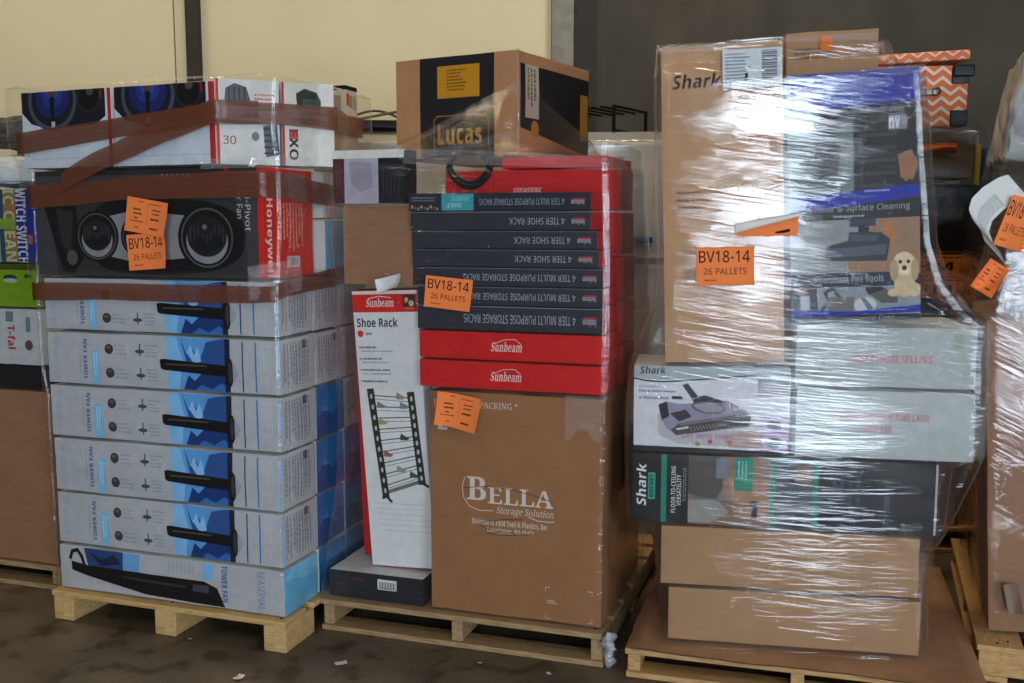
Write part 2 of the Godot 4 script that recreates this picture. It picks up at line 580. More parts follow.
	pg(im, [Vector2(0.24, 0.48), Vector2(0.46, 0.38), Vector2(0.80, 0.46), Vector2(0.82, 0.78), Vector2(0.46, 0.86), Vector2(0.24, 0.76)], Color(0.52, 0.52, 0.54))
	for c in [[0.285, 0.62, 0.098], [0.475, 0.62, 0.082], [0.765, 0.63, 0.122]]:
		el(im, c[0], c[1], c[2], c[2], Color(0.06, 0.06, 0.06))
		el(im, c[0], c[1], c[2] * 0.90, c[2] * 0.90, Color(0.30, 0.30, 0.30))
		el(im, c[0], c[1], c[2] * 0.84, c[2] * 0.84, Color(0.07, 0.07, 0.07))
		el(im, c[0], c[1] + 0.03, c[2] * 0.72, c[2] * 0.68, Color(0.52, 0.52, 0.53))
		el(im, c[0], c[1] - 0.01, c[2] * 0.68, c[2] * 0.60, Color(0.12, 0.12, 0.125))
		for k in 9:
			var xx: float = c[0] + c[2] * (k - 4) * 0.14
			ln(im, [Vector2(xx, c[1] - c[2] * 0.9), Vector2(xx, c[1] + c[2] * 0.35)], 2, Color(0.30, 0.30, 0.31))
		pg(im, [Vector2(c[0] - c[2] * 0.6, c[1] + c[2] * 0.5), Vector2(c[0] - c[2] * 0.2, c[1] - c[2] * 0.2), Vector2(c[0], c[1] + c[2] * 0.4), Vector2(c[0] + c[2] * 0.35, c[1] - c[2] * 0.3), Vector2(c[0] + c[2] * 0.6, c[1] + c[2] * 0.5), Vector2(c[0], c[1] + c[2] * 1.2)], Color(0.08, 0.08, 0.085))
		el(im, c[0] - 0.005, c[1] - c[2] * 0.75, c[2] * 0.2, c[2] * 0.2, Color(0.10, 0.10, 0.11))
		el(im, c[0] - 0.008, c[1] - c[2] * 0.80, c[2] * 0.08, c[2] * 0.08, Color(0.40, 0.40, 0.41))
	tx(im, "Tower Fan", 0.892, 0.06, 0.022, 0.40, Color(0.74, 0.74, 0.75), "sans", 1)
	tx(im, "Multi-Pivot", 0.925, 0.05, 0.024, 0.52, Color(0.78, 0.78, 0.79), "sans", 1)
	tx(im, "Power", 0.955, 0.06, 0.014, 0.14, Color(0.66, 0.66, 0.67), "sans", 1)
	for k in 6:
		rc(im, 0.58 + 0.022 * k, 0.06, 0.008, 0.03, Color(0.58, 0.58, 0.6))
		fine(im, 0.58 + 0.022 * k, 0.12, 0.012, 0.12, 2, Color(0.40, 0.40, 0.41), 40 + k, true)
	rc(im, 0.725, 0.13, 0.10, 0.10, Color(0.12, 0.12, 0.12))
	fine(im, 0.735, 0.145, 0.08, 0.06, 2, Color(0.50, 0.50, 0.52), 51)
	rc(im, 0.845, 0.0, 0.012, 0.26, Color(0.72, 0.12, 0.13))
	rc(im, 0.978, 0.0, 0.022, 1.0, Color(0.80, 0.13, 0.10))
	grain(im, 0.05, 14, 0.02, 0.02)
	M.pivot_front = printed(im, 0.45)
	im = cv(320, 420, Color(0.82, 0.16, 0.11))
	tx(im, "Honeywell", 0.05, 0.28, 0.15, 0.70, Color(0.90, 0.86, 0.83), "sans_bold", 1)
	rc(im, 0.22, 0.06, 0.62, 0.22, Color(0.50, 0.38, 0.36))
	fine(im, 0.25, 0.32, 0.55, 0.44, 9, Color(0.90, 0.58, 0.50), 18, true)
	rc(im, 0.45, 0.80, 0.25, 0.10, Color(0.90, 0.84, 0.80))
	for k in 9: rc(im, 0.47 + k * 0.024, 0.81, 0.010, 0.08, Color(0.2, 0.1, 0.1))
	grain(im, 0.05, 15, 0.02, 0.02)
	M.pivot_end = printed(im, 0.42)
	# speaker-like fan cartons on the top: white with a picture of a round blue machine, red edges
	im = cv(420, 300, Color(0.78, 0.80, 0.83))
	pg(im, [Vector2(0.0, 0.0), Vector2(0.93, 0.0), Vector2(0.93, 0.36), Vector2(0.82, 0.46), Vector2(0.32, 0.50), Vector2(0.12, 0.42), Vector2(0.0, 0.26)], Color(0.085, 0.10, 0.14))
	el(im, 0.36, 0.14, 0.27, 0.27, Color(0.26, 0.29, 0.34))
	el(im, 0.36, 0.13, 0.235, 0.235, Color(0.09, 0.10, 0.14))
	el(im, 0.36, 0.10, 0.19, 0.18, Color(0.10, 0.14, 0.36))
	el(im, 0.36, 0.06, 0.12, 0.12, Color(0.14, 0.20, 0.50))
	el(im, 0.36, 0.03, 0.07, 0.07, Color(0.20, 0.28, 0.62))
	pg(im, [Vector2(0.33, 0.0), Vector2(0.39, 0.0), Vector2(0.375, 0.40), Vector2(0.345, 0.40)], Color(0.05, 0.05, 0.08))
	el(im, 0.36, 0.03, 0.045, 0.045, Color(0.30, 0.24, 0.22))
	rc(im, 0.345, 0.40, 0.04, 0.08, Color(0.66, 0.68, 0.72))
	el(im, 0.76, 0.12, 0.13, 0.13, Color(0.16, 0.15, 0.16))
	el(im, 0.76, 0.12, 0.11, 0.11, Color(0.06, 0.06, 0.065))
	el(im, 0.77, 0.04, 0.04, 0.04, Color(0.28, 0.28, 0.30))
	rc(im, 0.88, 0.03, 0.02, 0.10, Color(0.55, 0.10, 0.12))
	rc(im, 0.955, 0.0, 0.045, 1.0, Color(0.70, 0.13, 0.14))
	fine(im, 0.05, 0.64, 0.03, 0.26, 1, Color(0.55, 0.56, 0.6), 44, true)
	rc(im, 0.10, 0.86, 0.85, 0.012, Color(0.70, 0.72, 0.76))
	grain(im, 0.04, 16, 0.02, 0.02)
	M.speaker_front = printed(im, 0.42)
	im = cv(260, 300, Color(0.83, 0.82, 0.80))
	rc(im, 0.0, 0.0, 0.05, 1.0, Color(0.76, 0.14, 0.14))
	pg(im, [Vector2(0.16, 0.12), Vector2(0.30, 0.06), Vector2(0.48, 0.10), Vector2(0.54, 0.26), Vector2(0.52, 0.40), Vector2(0.20, 0.40), Vector2(0.14, 0.25)], Color(0.36, 0.37, 0.40))
	for k in 4: rc(im, 0.20 + k * 0.08, 0.10, 0.02, 0.28, Color(0.22, 0.23, 0.25))
	fine(im, 0.60, 0.16, 0.34, 0.14, 3, Color(0.78, 0.42, 0.40), 55)
	tx(im, "30", 0.10, 0.66, 0.20, 0.10, Color(0.60, 0.22, 0.20), "sans")
	pg(im, [Vector2(0.72, 0.54), Vector2(0.94, 0.50), Vector2(0.98, 0.86), Vector2(0.76, 0.90)], Color(0.40, 0.40, 0.44))
	for k in 5: rc(im, 0.73, 0.56 + k * 0.07, 0.22, 0.02, Color(0.24, 0.24, 0.27))
	el(im, 0.60, 0.66, 0.06, 0.06, Color(0.48, 0.48, 0.5))
	grain(im, 0.04, 17, 0.02, 0.02)
	M.speaker_side = printed(im, 0.42)
	im = cv(230, 300, Color(0.84, 0.82, 0.79))
	rc(im, 0.0, 0.0, 0.06, 1.0, Color(0.76, 0.14, 0.14))
	pg(im, [Vector2(0.28, 0.14), Vector2(0.44, 0.08), Vector2(0.66, 0.12), Vector2(0.74, 0.22), Vector2(0.70, 0.50), Vector2(0.38, 0.50), Vector2(0.30, 0.34)], Color(0.12, 0.17, 0.15))
	rc(im, 0.40, 0.20, 0.26, 0.10, Color(0.22, 0.30, 0.26))
	tx(im, "EXO", 0.14, 0.56, 0.16, 0.36, Color(0.16, 0.12, 0.12), "sans_bold", 1)
	rc(im, 0.14, 0.56, 0.16, 0.12, Color(0.70, 0.16, 0.16, 0.75))
	grain(im, 0.04, 18, 0.02, 0.02)
	M.speaker_end = printed(im, 0.42)
	im = cv(160, 300, Color(0.70, 0.60, 0.50))
	rc(im, 0.0, 0.0, 1.0, 0.06, Color(0.10, 0.10, 0.10))
	rc(im, 0.0, 0.06, 1.0, 0.30, Color(0.76, 0.72, 0.64))
	rc(im, 0.08, 0.10, 0.22, 0.14, Color(0.74, 0.24, 0.16))
	rc(im, 0.32, 0.12, 0.18, 0.14, Color(0.36, 0.56, 0.22))
	rc(im, 0.55, 0.12, 0.3, 0.16, Color(0.62, 0.55, 0.45))
	grain(im, 0.05, 20, 0.02, 0.02)
	M.mixed_side = printed(im, 0.55)

func prints_racks() -> void:
	var white := Color(0.88, 0.86, 0.84)
	# the big brown storage carton
	var im := card_picture(700, 840, Color(0.57, 0.395, 0.255), 31)
	var ink_c := Color(0.80, 0.76, 0.72)
	tx(im, "ITEM", 0.03, 0.045, 0.10, 0.026, ink_c, "serif")
	tx(im, "PACKING *", 0.30, 0.045, 0.22, 0.028, ink_c, "serif")
	rc(im, 0.055, 0.075, 0.03, 0.10, Color(0.75, 0.70, 0.66))
	rc(im, 0.055, 0.165, 0.055, 0.012, Color(0.75, 0.70, 0.66))
	el(im, 0.07, 0.07, 0.02, 0.022, Color(0.75, 0.70, 0.66))
	tx(im, "B", 0.225, 0.375, 0.115, 0.105, ink_c, "serif_bold")
	tx(im, "ELLA", 0.35, 0.415, 0.375, 0.075, ink_c, "serif_bold")
	tx(im, "Storage Solution", 0.40, 0.500, 0.325, 0.040, ink_c, "serif", 0, 0.25)
	ln(im, [Vector2(0.215, 0.38), Vector2(0.20, 0.42), Vector2(0.205, 0.47), Vector2(0.24, 0.51), Vector2(0.30, 0.525), Vector2(0.38, 0.522)], 3, ink_c)
	ln(im, [Vector2(0.58, 0.535), Vector2(0.64, 0.55), Vector2(0.72, 0.55), Vector2(0.73, 0.545)], 3, ink_c)
	tx(im, "Division of F&M Tool & Plastics, Inc", 0.255, 0.560, 0.435, 0.032, ink_c, "serif_bold")
	tx(im, "Leominster, MA 01453", 0.345, 0.596, 0.27, 0.026, ink_c, "serif_bold")
	var pen := Color(0.16, 0.14, 0.13, 0.65)
	ln(im, [Vector2(0.21, 0.43), Vector2(0.34, 0.415), Vector2(0.48, 0.42), Vector2(0.62, 0.44), Vector2(0.72, 0.46)], 3, pen)
	ln(im, [Vector2(0.36, 0.575), Vector2(0.44, 0.555), Vector2(0.55, 0.55), Vector2(0.36, 0.565), Vector2(0.30, 0.585), Vector2(0.34, 0.605), Vector2(0.50, 0.615), Vector2(0.62, 0.612), Vector2(0.42, 0.63), Vector2(0.34, 0.625), Vector2(0.44, 0.61)], 2.5, pen)
	for c in [[0.68, 0.84, 1, 1], [0.94, 0.84, -1, 1], [0.68, 0.98, 1, -1], [0.94, 0.98, -1, -1]]:
		ln(im, [Vector2(c[0] + 0.025 * c[2], c[1]), Vector2(c[0], c[1]), Vector2(c[0], c[1] + 0.02 * c[3])], 2.5, Color(0.76, 0.70, 0.64))
	fine(im, 0.69, 0.895, 0.06, 0.02, 2, Color(0.74, 0.69, 0.64), 60)
	M.bella_front = printed(im, 0.8, 0.3)
	M.bella_side = printed(card_picture(512, 512, Color(0.57, 0.395, 0.255), 32), 0.8, 0.3)
	# shoe rack carton: a white front with a red head and a picture of the rack
	im = cv(280, 1060, Color(0.83, 0.83, 0.82))
	rc(im, 0.0, 0.015, 1.0, 0.062, Color(0.80, 0.13, 0.10))
	tx(im, "Sunbeam", 0.22, 0.030, 0.42, 0.030, white, "serif_bold", 0, 0.25)
	ln(im, [Vector2(0.26, 0.030), Vector2(0.42, 0.022), Vector2(0.60, 0.028)], 3, white)
	rc(im, 0.78, 0.018, 0.18, 0.056, Color(0.24, 0.16, 0.12))
	el(im, 0.83, 0.035, 0.03, 0.03, Color(0.82, 0.62, 0.46))
	el(im, 0.90, 0.048, 0.04, 0.04, Color(0.72, 0.66, 0.60))
	rc(im, 0.79, 0.06, 0.16, 0.012, Color(0.78, 0.30, 0.16))
	tx(im, "Shoe Rack", 0.06, 0.098, 0.62, 0.032, Color(0.20, 0.20, 0.22), "sans_bold")
	el(im, 0.10, 0.152, 0.045, 0.045, Color(0.80, 0.16, 0.12))
	fine(im, 0.18, 0.145, 0.12, 0.016, 1, Color(0.45, 0.45, 0.46), 61)
	for k in 4:
		var y := 0.195 + k * 0.040
		rc(im, 0.06, y + 0.002, 0.02, 0.006, Color(0.75, 0.2, 0.2))
		fine(im, 0.09, y, 0.36 + 0.04 * k, 0.012, 1, Color(0.32, 0.32, 0.33), 62 + k)
		if k < 3: fine(im, 0.10, y + 0.014, 0.62 - 0.06 * k, 0.010, 1, Color(0.60, 0.60, 0.60), 70 + k)
	var dark := Color(0.17, 0.18, 0.17)
	var lp := [Vector2(0.19, 0.355), Vector2(0.31, 0.735)]
	var rp := [Vector2(0.80, 0.365), Vector2(0.88, 0.68)]
	for s in 9:
		var t := 0.04 + s * 0.108
		var a: Vector2 = lp[0].lerp(lp[1], t)
		var b: Vector2 = rp[0].lerp(rp[1], t)
		ln(im, [a, b], 4, Color(0.30, 0.31, 0.30))
		ln(im, [a + Vector2(0.01, 0.012), b + Vector2(-0.02, 0.014)], 2.5, Color(0.46, 0.46, 0.45))
	ln(im, [lp[1] + Vector2(0, -0.012), rp[1] + Vector2(0, -0.005)], 14, Color(0.42, 0.42, 0.40))
	for s in [[0.22, 0.14, Color(0.50, 0.48, 0.34)], [0.74, 0.04, Color(0.58, 0.53, 0.38)], [0.80, 0.14, Color(0.46, 0.49, 0.52)], [0.20, 0.30, Color(0.64, 0.58, 0.38)], [0.70, 0.48, Color(0.26, 0.27, 0.25)], [0.22, 0.62, Color(0.56, 0.36, 0.31)], [0.50, 0.80, Color(0.54, 0.56, 0.50)], [0.82, 0.90, Color(0.30, 0.31, 0.28)]]:
		var at: Vector2 = lp[0].lerp(lp[1], s[1]).lerp(rp[0].lerp(rp[1], s[1]), s[0])
		pg(im, [at + Vector2(-0.07, 0.0), at + Vector2(-0.05, -0.018), at + Vector2(0.0, -0.010), at + Vector2(0.08, 0.0), at + Vector2(0.04, 0.007), at + Vector2(-0.06, 0.007)], s[2])
	for pr in [lp, rp]:
		ln(im, pr, 30, dark)
		for s in 10:
			var at: Vector2 = pr[0].lerp(pr[1], 0.05 + s * 0.10)
			el(im, at.x, at.y, 0.020, 0.036, Color(0.70, 0.70, 0.69))
	ln(im, [lp[1] + Vector2(-0.05, 0.008), lp[1], lp[1] + Vector2(0.08, 0.02)], 11, dark)
	ln(im, [rp[1] + Vector2(-0.05, -0.004), rp[1] + Vector2(0.09, 0.014)], 10, dark)
	for k in 6: rc(im, 0.10 + 0.02 * k, 0.76 + 0.02 * k, 0.80, 0.004, Color(0.77, 0.77, 0.76))
	grain(im, 0.03, 33, 0.02, 0.02)
	M.shoe_front = printed(im, 0.42)
	# flat dark cartons stacked upside down
	for kind in [["navy_a", "4 TIER SHOE RACK", 0.30], ["navy_b", "4 TIER MULTI PURPOSE STORAGE RACKS", 0.60]]:
		im = cv(900, 84, Color(0.19, 0.20, 0.23))
		var wide: float = kind[2]
		tx(im, kind[1], 0.86 - wide, 0.34, wide, 0.36, Color(0.66, 0.68, 0.72), "sans", 2)
		tx(im, "Sunbeam", 0.895, 0.42, 0.07, 0.30, Color(0.76, 0.74, 0.76), "serif_bold", 2)
		rc(im, 0.90, 0.34, 0.065, 0.10, Color(0.68, 0.20, 0.22))
		rc(im, 0.0, 0.0, 1.0, 0.05, Color(0.52, 0.55, 0.60))
		grain(im, 0.06, 34, 0.01, 0.2)
		M[kind[0]] = printed(im, 0.36)
	im = cv(900, 84, Color(0.15, 0.165, 0.20))
	tx(im, "4 TIER MULTI PURPOSE STORAGE RACKS", 0.40, 0.34, 0.46, 0.34, Color(0.62, 0.64, 0.68), "sans", 2)
	tx(im, "Sunbeam", 0.895, 0.42, 0.07, 0.30, Color(0.76, 0.74, 0.76), "serif_bold", 2)
	rc(im, 0.90, 0.34, 0.065, 0.10, Color(0.68, 0.20, 0.22))
	rc(im, 0.19, 0.06, 0.18, 0.90, Color(0.25, 0.60, 0.64))
	tx(im, "PLASTIC", 0.24, 0.2, 0.10, 0.24, Color(0.60, 0.80, 0.80), "sans", 2)
	tx(im, "SHELF", 0.22, 0.56, 0.08, 0.24, Color(0.80, 0.88, 0.88), "sans", 2)
	for k in 9: el(im, 0.02 + 0.018 * k, 0.76 + 0.06 * (k % 3), 0.007, 0.009, [Color(0.66, 0.56, 0.44), Color(0.40, 0.34, 0.30), Color(0.56, 0.50, 0.46)][k % 3])
	fine(im, 0.02, 0.2, 0.14, 0.3, 2, Color(0.45, 0.46, 0.5), 80)
	grain(im, 0.06, 35, 0.01, 0.2)
	M.navy_c = printed(im, 0.36)
	im = cv(700, 110, Color(0.78, 0.11, 0.11))
	tx(im, "Sunbeam", 0.40, 0.34, 0.165, 0.34, Color(0.92, 0.82, 0.80), "serif_bold", 0, 0.25)
	ln(im, [Vector2(0.42, 0.40), Vector2(0.47, 0.26), Vector2(0.53, 0.24), Vector2(0.56, 0.40)], 3, Color(0.90, 0.72, 0.70))
	grain(im, 0.05, 36, 0.01, 0.1)
	M.sun_front = printed(im, 0.36)
	im = cv(700, 160, Color(0.76, 0.12, 0.13))
	tx(im, "Sunbeam", 0.40, 0.44, 0.16, 0.20, Color(0.88, 0.76, 0.74), "serif_bold", 2, 0.25)
	grain(im, 0.05, 37, 0.01, 0.1)
	M.sun_back = printed(im, 0.36)
	im = cv(400, 160, Color(0.70, 0.13, 0.14))
	for k in 9: rc(im, 0.06 + 0.10 * k, 0.06, 0.045, 0.88, Color(0.54, 0.10, 0.11))
	rc(im, 0.0, 0.0, 1.0, 0.03, Color(0.86, 0.50, 0.48))
	grain(im, 0.06, 38, 0.02, 0.02)
	M.sun_side = printed(im, 0.4)
	# small dark and white carton on the left
	im = cv(330, 190, Color(0.12, 0.12, 0.14))
	rc(im, 0.0, 0.0, 0.17, 1.0, Color(0.27, 0.12, 0.14))
	fine(im, 0.05, 0.2, 0.08, 0.6, 2, Color(0.40, 0.24, 0.26), 85, true)
	rc(im, 0.17, 0.0, 0.47, 1.0, Color(0.66, 0.64, 0.69))
	fine(im, 0.33, 0.05, 0.16, 0.12, 2, Color(0.40, 0.38, 0.42), 86)
	pg(im, [Vector2(0.24, 0.22), Vector2(0.54, 0.25), Vector2(0.56, 0.70), Vector2(0.40, 0.78), Vector2(0.26, 0.62)], Color(0.58, 0.56, 0.61))
	for k in 5: rc(im, 0.70 + 0.05 * k, 0.26, 0.014, 0.62, Color(0.20, 0.20, 0.23))
	rc(im, 0.0, 0.0, 1.0, 0.17, Color(0.84, 0.82, 0.80))
	grain(im, 0.05, 39, 0.02, 0.02)
	M.small_front = printed(im, 0.4)
	# black flat carton with a bar code
	im = cv(420, 120, Color(0.15, 0.15, 0.165))
	rc(im, 0.52, 0.20, 0.20, 0.36, Color(0.80, 0.80, 0.80))
	for k in 18: rc(im, 0.54 + k * 0.0095, 0.28, 0.004 + 0.003 * (k % 3 == 0 as int), 0.22, Color(0.15, 0.15, 0.15))
	tx(im, "Sunbeam", 0.26, 0.22, 0.10, 0.12, Color(0.50, 0.22, 0.22), "serif_bold")
	rc(im, 0.0, 0.50, 1.0, 0.015, Color(0.24, 0.24, 0.26))
	rc(im, 0.0, 0.74, 1.0, 0.015, Color(0.23, 0.23, 0.25))
	grain(im, 0.07, 40, 0.01, 0.2)
	M.black_front = printed(im, 0.4)
	im = cv(420, 420, Color(0.80, 0.79, 0.78))
	ln(im, [Vector2(0.1, 0.45), Vector2(0.5, 0.52), Vector2(0.95, 0.62)], 5, Color(0.56, 0.48, 0.44))
	ln(im, [Vector2(0.2, 0.60), Vector2(0.95, 0.78)], 3, Color(0.64, 0.58, 0.56))
	fine(im, 0.3, 0.66, 0.5, 0.1, 3, Color(0.66, 0.60, 0.60), 88)
	grain(im, 0.04, 41, 0.02, 0.02)
	M.black_top = printed(im, 0.4)
	# big carton on top: brown with a dark panel
	im = card_picture(560, 400, Color(0.66, 0.48, 0.33), 42)
	rc(im, 0.215, 0.0, 0.60, 1.0, Color(0.105, 0.105, 0.115))
	rc(im, 0.36, 0.10, 0.34, 0.31, Color(0.72, 0.50, 0.10))
	fine(im, 0.44, 0.13, 0.17, 0.22, 7, Color(0.42, 0.28, 0.06), 89)
	ln(im, [Vector2(0.33, 0.90), Vector2(0.33, 0.62), Vector2(0.36, 0.58), Vector2(0.74, 0.58), Vector2(0.77, 0.62), Vector2(0.77, 0.88)], 4, Color(0.56, 0.42, 0.20))
	tx(im, "Lucas", 0.36, 0.66, 0.36, 0.20, Color(0.66, 0.48, 0.18), "sans_bold")
	M.lucas_front = printed(im, 0.75, 0.35)
	im = card_picture(560, 400, Color(0.66, 0.48, 0.33), 43)
	pg(im, [Vector2(0.04, 0.12), Vector2(1.0, 0.12), Vector2(1.0, 0.92), Vector2(0.04, 0.72)], Color(0.11, 0.11, 0.12))
	rc(im, 0.10, 0.12, 0.17, 0.50, Color(0.70, 0.64, 0.56))
	fine(im, 0.12, 0.15, 0.12, 0.42, 3, Color(0.40, 0.36, 0.32), 90, true)
	rc(im, 0.86, 0.28, 0.12, 0.48, Color(0.68, 0.48, 0.16))
	el(im, 0.22, 0.72, 0.05, 0.06, Color(0.62, 0.44, 0.18))
	M.lucas_side = printed(im, 0.75, 0.35)

func prints_vacuums() -> void:
	# tall brown shipping carton
	var im := card_picture(420, 1024, Color(0.70, 0.545, 0.40), 51)
	tx(im, "Shark", 0.10, 0.092, 0.40, 0.044, Color(0.17, 0.155, 0.145), "sans_bold", 0, 0.18)
	for k in 3: fine(im, 0.13, 0.45 + k * 0.024, 0.30, 0.014, 1, Color(0.40, 0.30, 0.22), 101 + k)
	tx(im, "Shark", 0.13, 0.448, 0.10, 0.013, Color(0.34, 0.26, 0.19), "sans_bold")
	tx(im, "Model", 0.13, 0.472, 0.11, 0.013, Color(0.34, 0.26, 0.19), "sans_bold")
	tx(im, "Qty", 0.13, 0.496, 0.07, 0.014, Color(0.34, 0.26, 0.19), "sans_bold")
	fine(im, 0.60, 0.80, 0.28, 0.012, 1, Color(0.44, 0.33, 0.25), 106)
	M.tall_front = printed(im, 0.8, 0.35)
	im = card_picture(420, 1024, Color(0.64, 0.49, 0.36), 52)
	fine(im, 0.10, 0.055, 0.5, 0.045, 3, Color(0.40, 0.30, 0.22), 107)
	M.tall_second = printed(im, 0.8, 0.35)
	im = cv(256, 160, Color(0.76, 0.78, 0.80))
	fine(im, 0.05, 0.08, 0.45, 0.8, 9, Color(0.46, 0.48, 0.52), 108)
	rc(im, 0.66, 0.05, 0.25, 0.75, Color(0.68, 0.70, 0.73))
	for k in 16: rc(im, 0.66, 0.06 + k * 0.046, 0.26, 0.014 + 0.012 * (k % 2), Color(0.22, 0.23, 0.26))
	rc(im, 0.38, 0.62, 0.05, 0.2, Color(0.2, 0.2, 0.22))
	M.ship_label = printed(im, 0.5)
	# upright vacuum retail carton, blue and dark
	im = cv(512, 1000, Color(0.12, 0.115, 0.12))
	var blue := Color(0.10, 0.14, 0.56)
	rc(im, 0.0, 0.0, 1.0, 0.125, blue)
	pg(im, [Vector2(0.0, 0.125), Vector2(0.5, 0.115), Vector2(1.0, 0.125), Vector2(1.0, 0.13), Vector2(0.0, 0.155)], blue)
	tx(im, "Shark", 0.06, 0.055, 0.31, 0.042, Color(0.80, 0.80, 0.84), "sans_bold", 0, 0.1)
	tx(im, "Lightweight & Maneuverable", 0.10, 0.145, 0.78, 0.030, Color(0.64, 0.64, 0.65), "sans")
	rc(im, 0.0, 0.185, 0.50, 0.33, Color(0.40, 0.43, 0.40))
	rc(im, 0.12, 0.24, 0.17, 0.20, Color(0.34, 0.36, 0.35))
	pg(im, [Vector2(0.26, 0.20), Vector2(0.34, 0.20), Vector2(0.40, 0.30), Vector2(0.38, 0.40), Vector2(0.24, 0.42), Vector2(0.20, 0.32)], Color(0.24, 0.22, 0.22))
	el(im, 0.305, 0.205, 0.032, 0.034, Color(0.54, 0.40, 0.36))
	rc(im, 0.50, 0.185, 0.50, 0.33, Color(0.13, 0.12, 0.12))
	for k in 5: rc(im, 0.54, 0.25 + 0.05 * k, 0.28, 0.014, Color(0.23, 0.21, 0.20))
	pg(im, [Vector2(0.83, 0.34), Vector2(0.93, 0.32), Vector2(0.985, 0.38), Vector2(0.94, 0.44), Vector2(0.85, 0.43)], Color(0.56, 0.38, 0.28))
	rc(im, 0.76, 0.185, 0.14, 0.055, Color(0.48, 0.49, 0.54))
	tx(im, "nv", 0.77, 0.19, 0.08, 0.044, Color(0.86, 0.86, 0.88), "sans_bold")
	pg(im, [Vector2(0, 0.49), Vector2(1.0, 0.455), Vector2(1.0, 0.505), Vector2(0, 0.555)], blue)
	fine(im, 0.58, 0.468, 0.28, 0.016, 1, Color(0.56, 0.58, 0.78), 110)
	tx(im, "Bare Floor & Surface Cleaning", 0.06, 0.525, 0.86, 0.034, Color(0.62, 0.62, 0.63), "sans")
	fine(im, 0.34, 0.565, 0.32, 0.014, 1, Color(0.60, 0.60, 0.61), 111)
	# the big nozzle on a wooden floor
	rc(im, 0.0, 0.585, 1.0, 0.225, Color(0.56, 0.42, 0.33))
	pg(im, [Vector2(0, 0.585), Vector2(0.56, 0.585), Vector2(0.42, 0.81), Vector2(0, 0.81)], Color(0.52, 0.52, 0.51))
	pg(im, [Vector2(0.72, 0.605), Vector2(0.78, 0.60), Vector2(0.82, 0.65), Vector2(0.78, 0.70), Vector2(0.68, 0.70)], Color(0.66, 0.42, 0.24))
	rc(im, 0.46, 0.585, 0.20, 0.03, Color(0.17, 0.19, 0.26))
	rc(im, 0.53, 0.61, 0.08, 0.03, Color(0.07, 0.07, 0.08))
	pg(im, [Vector2(0.46, 0.635), Vector2(0.70, 0.64), Vector2(0.77, 0.67), Vector2(0.74, 0.755), Vector2(0.34, 0.75), Vector2(0.27, 0.735), Vector2(0.30, 0.685), Vector2(0.45, 0.67)], Color(0.17, 0.18, 0.21))
	pg(im, [Vector2(0.28, 0.70), Vector2(0.74, 0.69), Vector2(0.735, 0.73), Vector2(0.28, 0.735)], Color(0.30, 0.31, 0.35))
	pg(im, [Vector2(0.46, 0.645), Vector2(0.68, 0.65), Vector2(0.66, 0.675), Vector2(0.48, 0.672)], Color(0.25, 0.27, 0.33))
	pg(im, [Vector2(0, 0.795), Vector2(0.78, 0.80), Vector2(0.78, 0.85), Vector2(0, 0.855)], Color(0.16, 0.165, 0.22))
	tx(im, "Premium Pet Tools", 0.20, 0.807, 0.52, 0.030, Color(0.66, 0.66, 0.68), "sans")
	rc(im, 0.0, 0.855, 1.0, 0.115, Color(0.50, 0.53, 0.55))
	rc(im, 0.01, 0.858, 0.20, 0.11, Color(0.22, 0.20, 0.24))
	rc(im, 0.08, 0.885, 0.07, 0.06, Color(0.66, 0.68, 0.72))
	pg(im, [Vector2(0.04, 0.86), Vector2(0.14, 0.87), Vector2(0.12, 0.885), Vector2(0.05, 0.88)], Color(0.60, 0.42, 0.36))
	ln(im, [Vector2(0.24, 0.95), Vector2(0.30, 0.91), Vector2(0.27, 0.875), Vector2(0.33, 0.86), Vector2(0.38, 0.895)], 12, Color(0.24, 0.25, 0.33))
	rc(im, 0.29, 0.895, 0.20, 0.07, Color(0.42, 0.40, 0.37))
	pg(im, [Vector2(0.58, 0.86), Vector2(0.72, 0.862), Vector2(0.82, 0.905), Vector2(0.82, 0.925), Vector2(0.70, 0.925), Vector2(0.60, 0.885)], Color(0.32, 0.31, 0.30))
	pg(im, [Vector2(0.57, 0.858), Vector2(0.70, 0.858), Vector2(0.72, 0.87), Vector2(0.60, 0.89)], Color(0.14, 0.14, 0.15))
	el(im, 0.575, 0.93, 0.085, 0.062, Color(0.70, 0.72, 0.73))
	pg(im, [Vector2(0.54, 0.90), Vector2(0.57, 0.90), Vector2(0.64, 0.945), Vector2(0.60, 0.955)], Color(0.40, 0.41, 0.44))
	pg(im, [Vector2(0, 0.945), Vector2(0.5, 0.955), Vector2(1.0, 0.935), Vector2(1.0, 0.965), Vector2(0, 0.975)], blue)
	fine(im, 0.08, 0.953, 0.3, 0.010, 1, Color(0.50, 0.52, 0.74), 112)
	fine(im, 0.60, 0.948, 0.34, 0.010, 1, Color(0.50, 0.52, 0.74), 113)
	tx(im, "Zero Maintenance Cost", 0.14, 0.972, 0.66, 0.022, Color(0.56, 0.56, 0.57), "sans")
	# a cream puppy sitting at the right
	var fur := Color(0.76, 0.66, 0.52)
	el(im, 0.87, 0.845, 0.075, 0.115, fur)
	el(im, 0.79, 0.885, 0.045, 0.030, fur)
	el(im, 0.945, 0.875, 0.05, 0.055, fur)
	el(im, 0.87, 0.770, 0.085, 0.092, Color(0.80, 0.71, 0.57))
	el(im, 0.795, 0.795, 0.033, 0.085, Color(0.66, 0.55, 0.41))
	el(im, 0.950, 0.795, 0.030, 0.085, Color(0.66, 0.55, 0.41))
	el(im, 0.872, 0.797, 0.038, 0.034, Color(0.86, 0.79, 0.68))
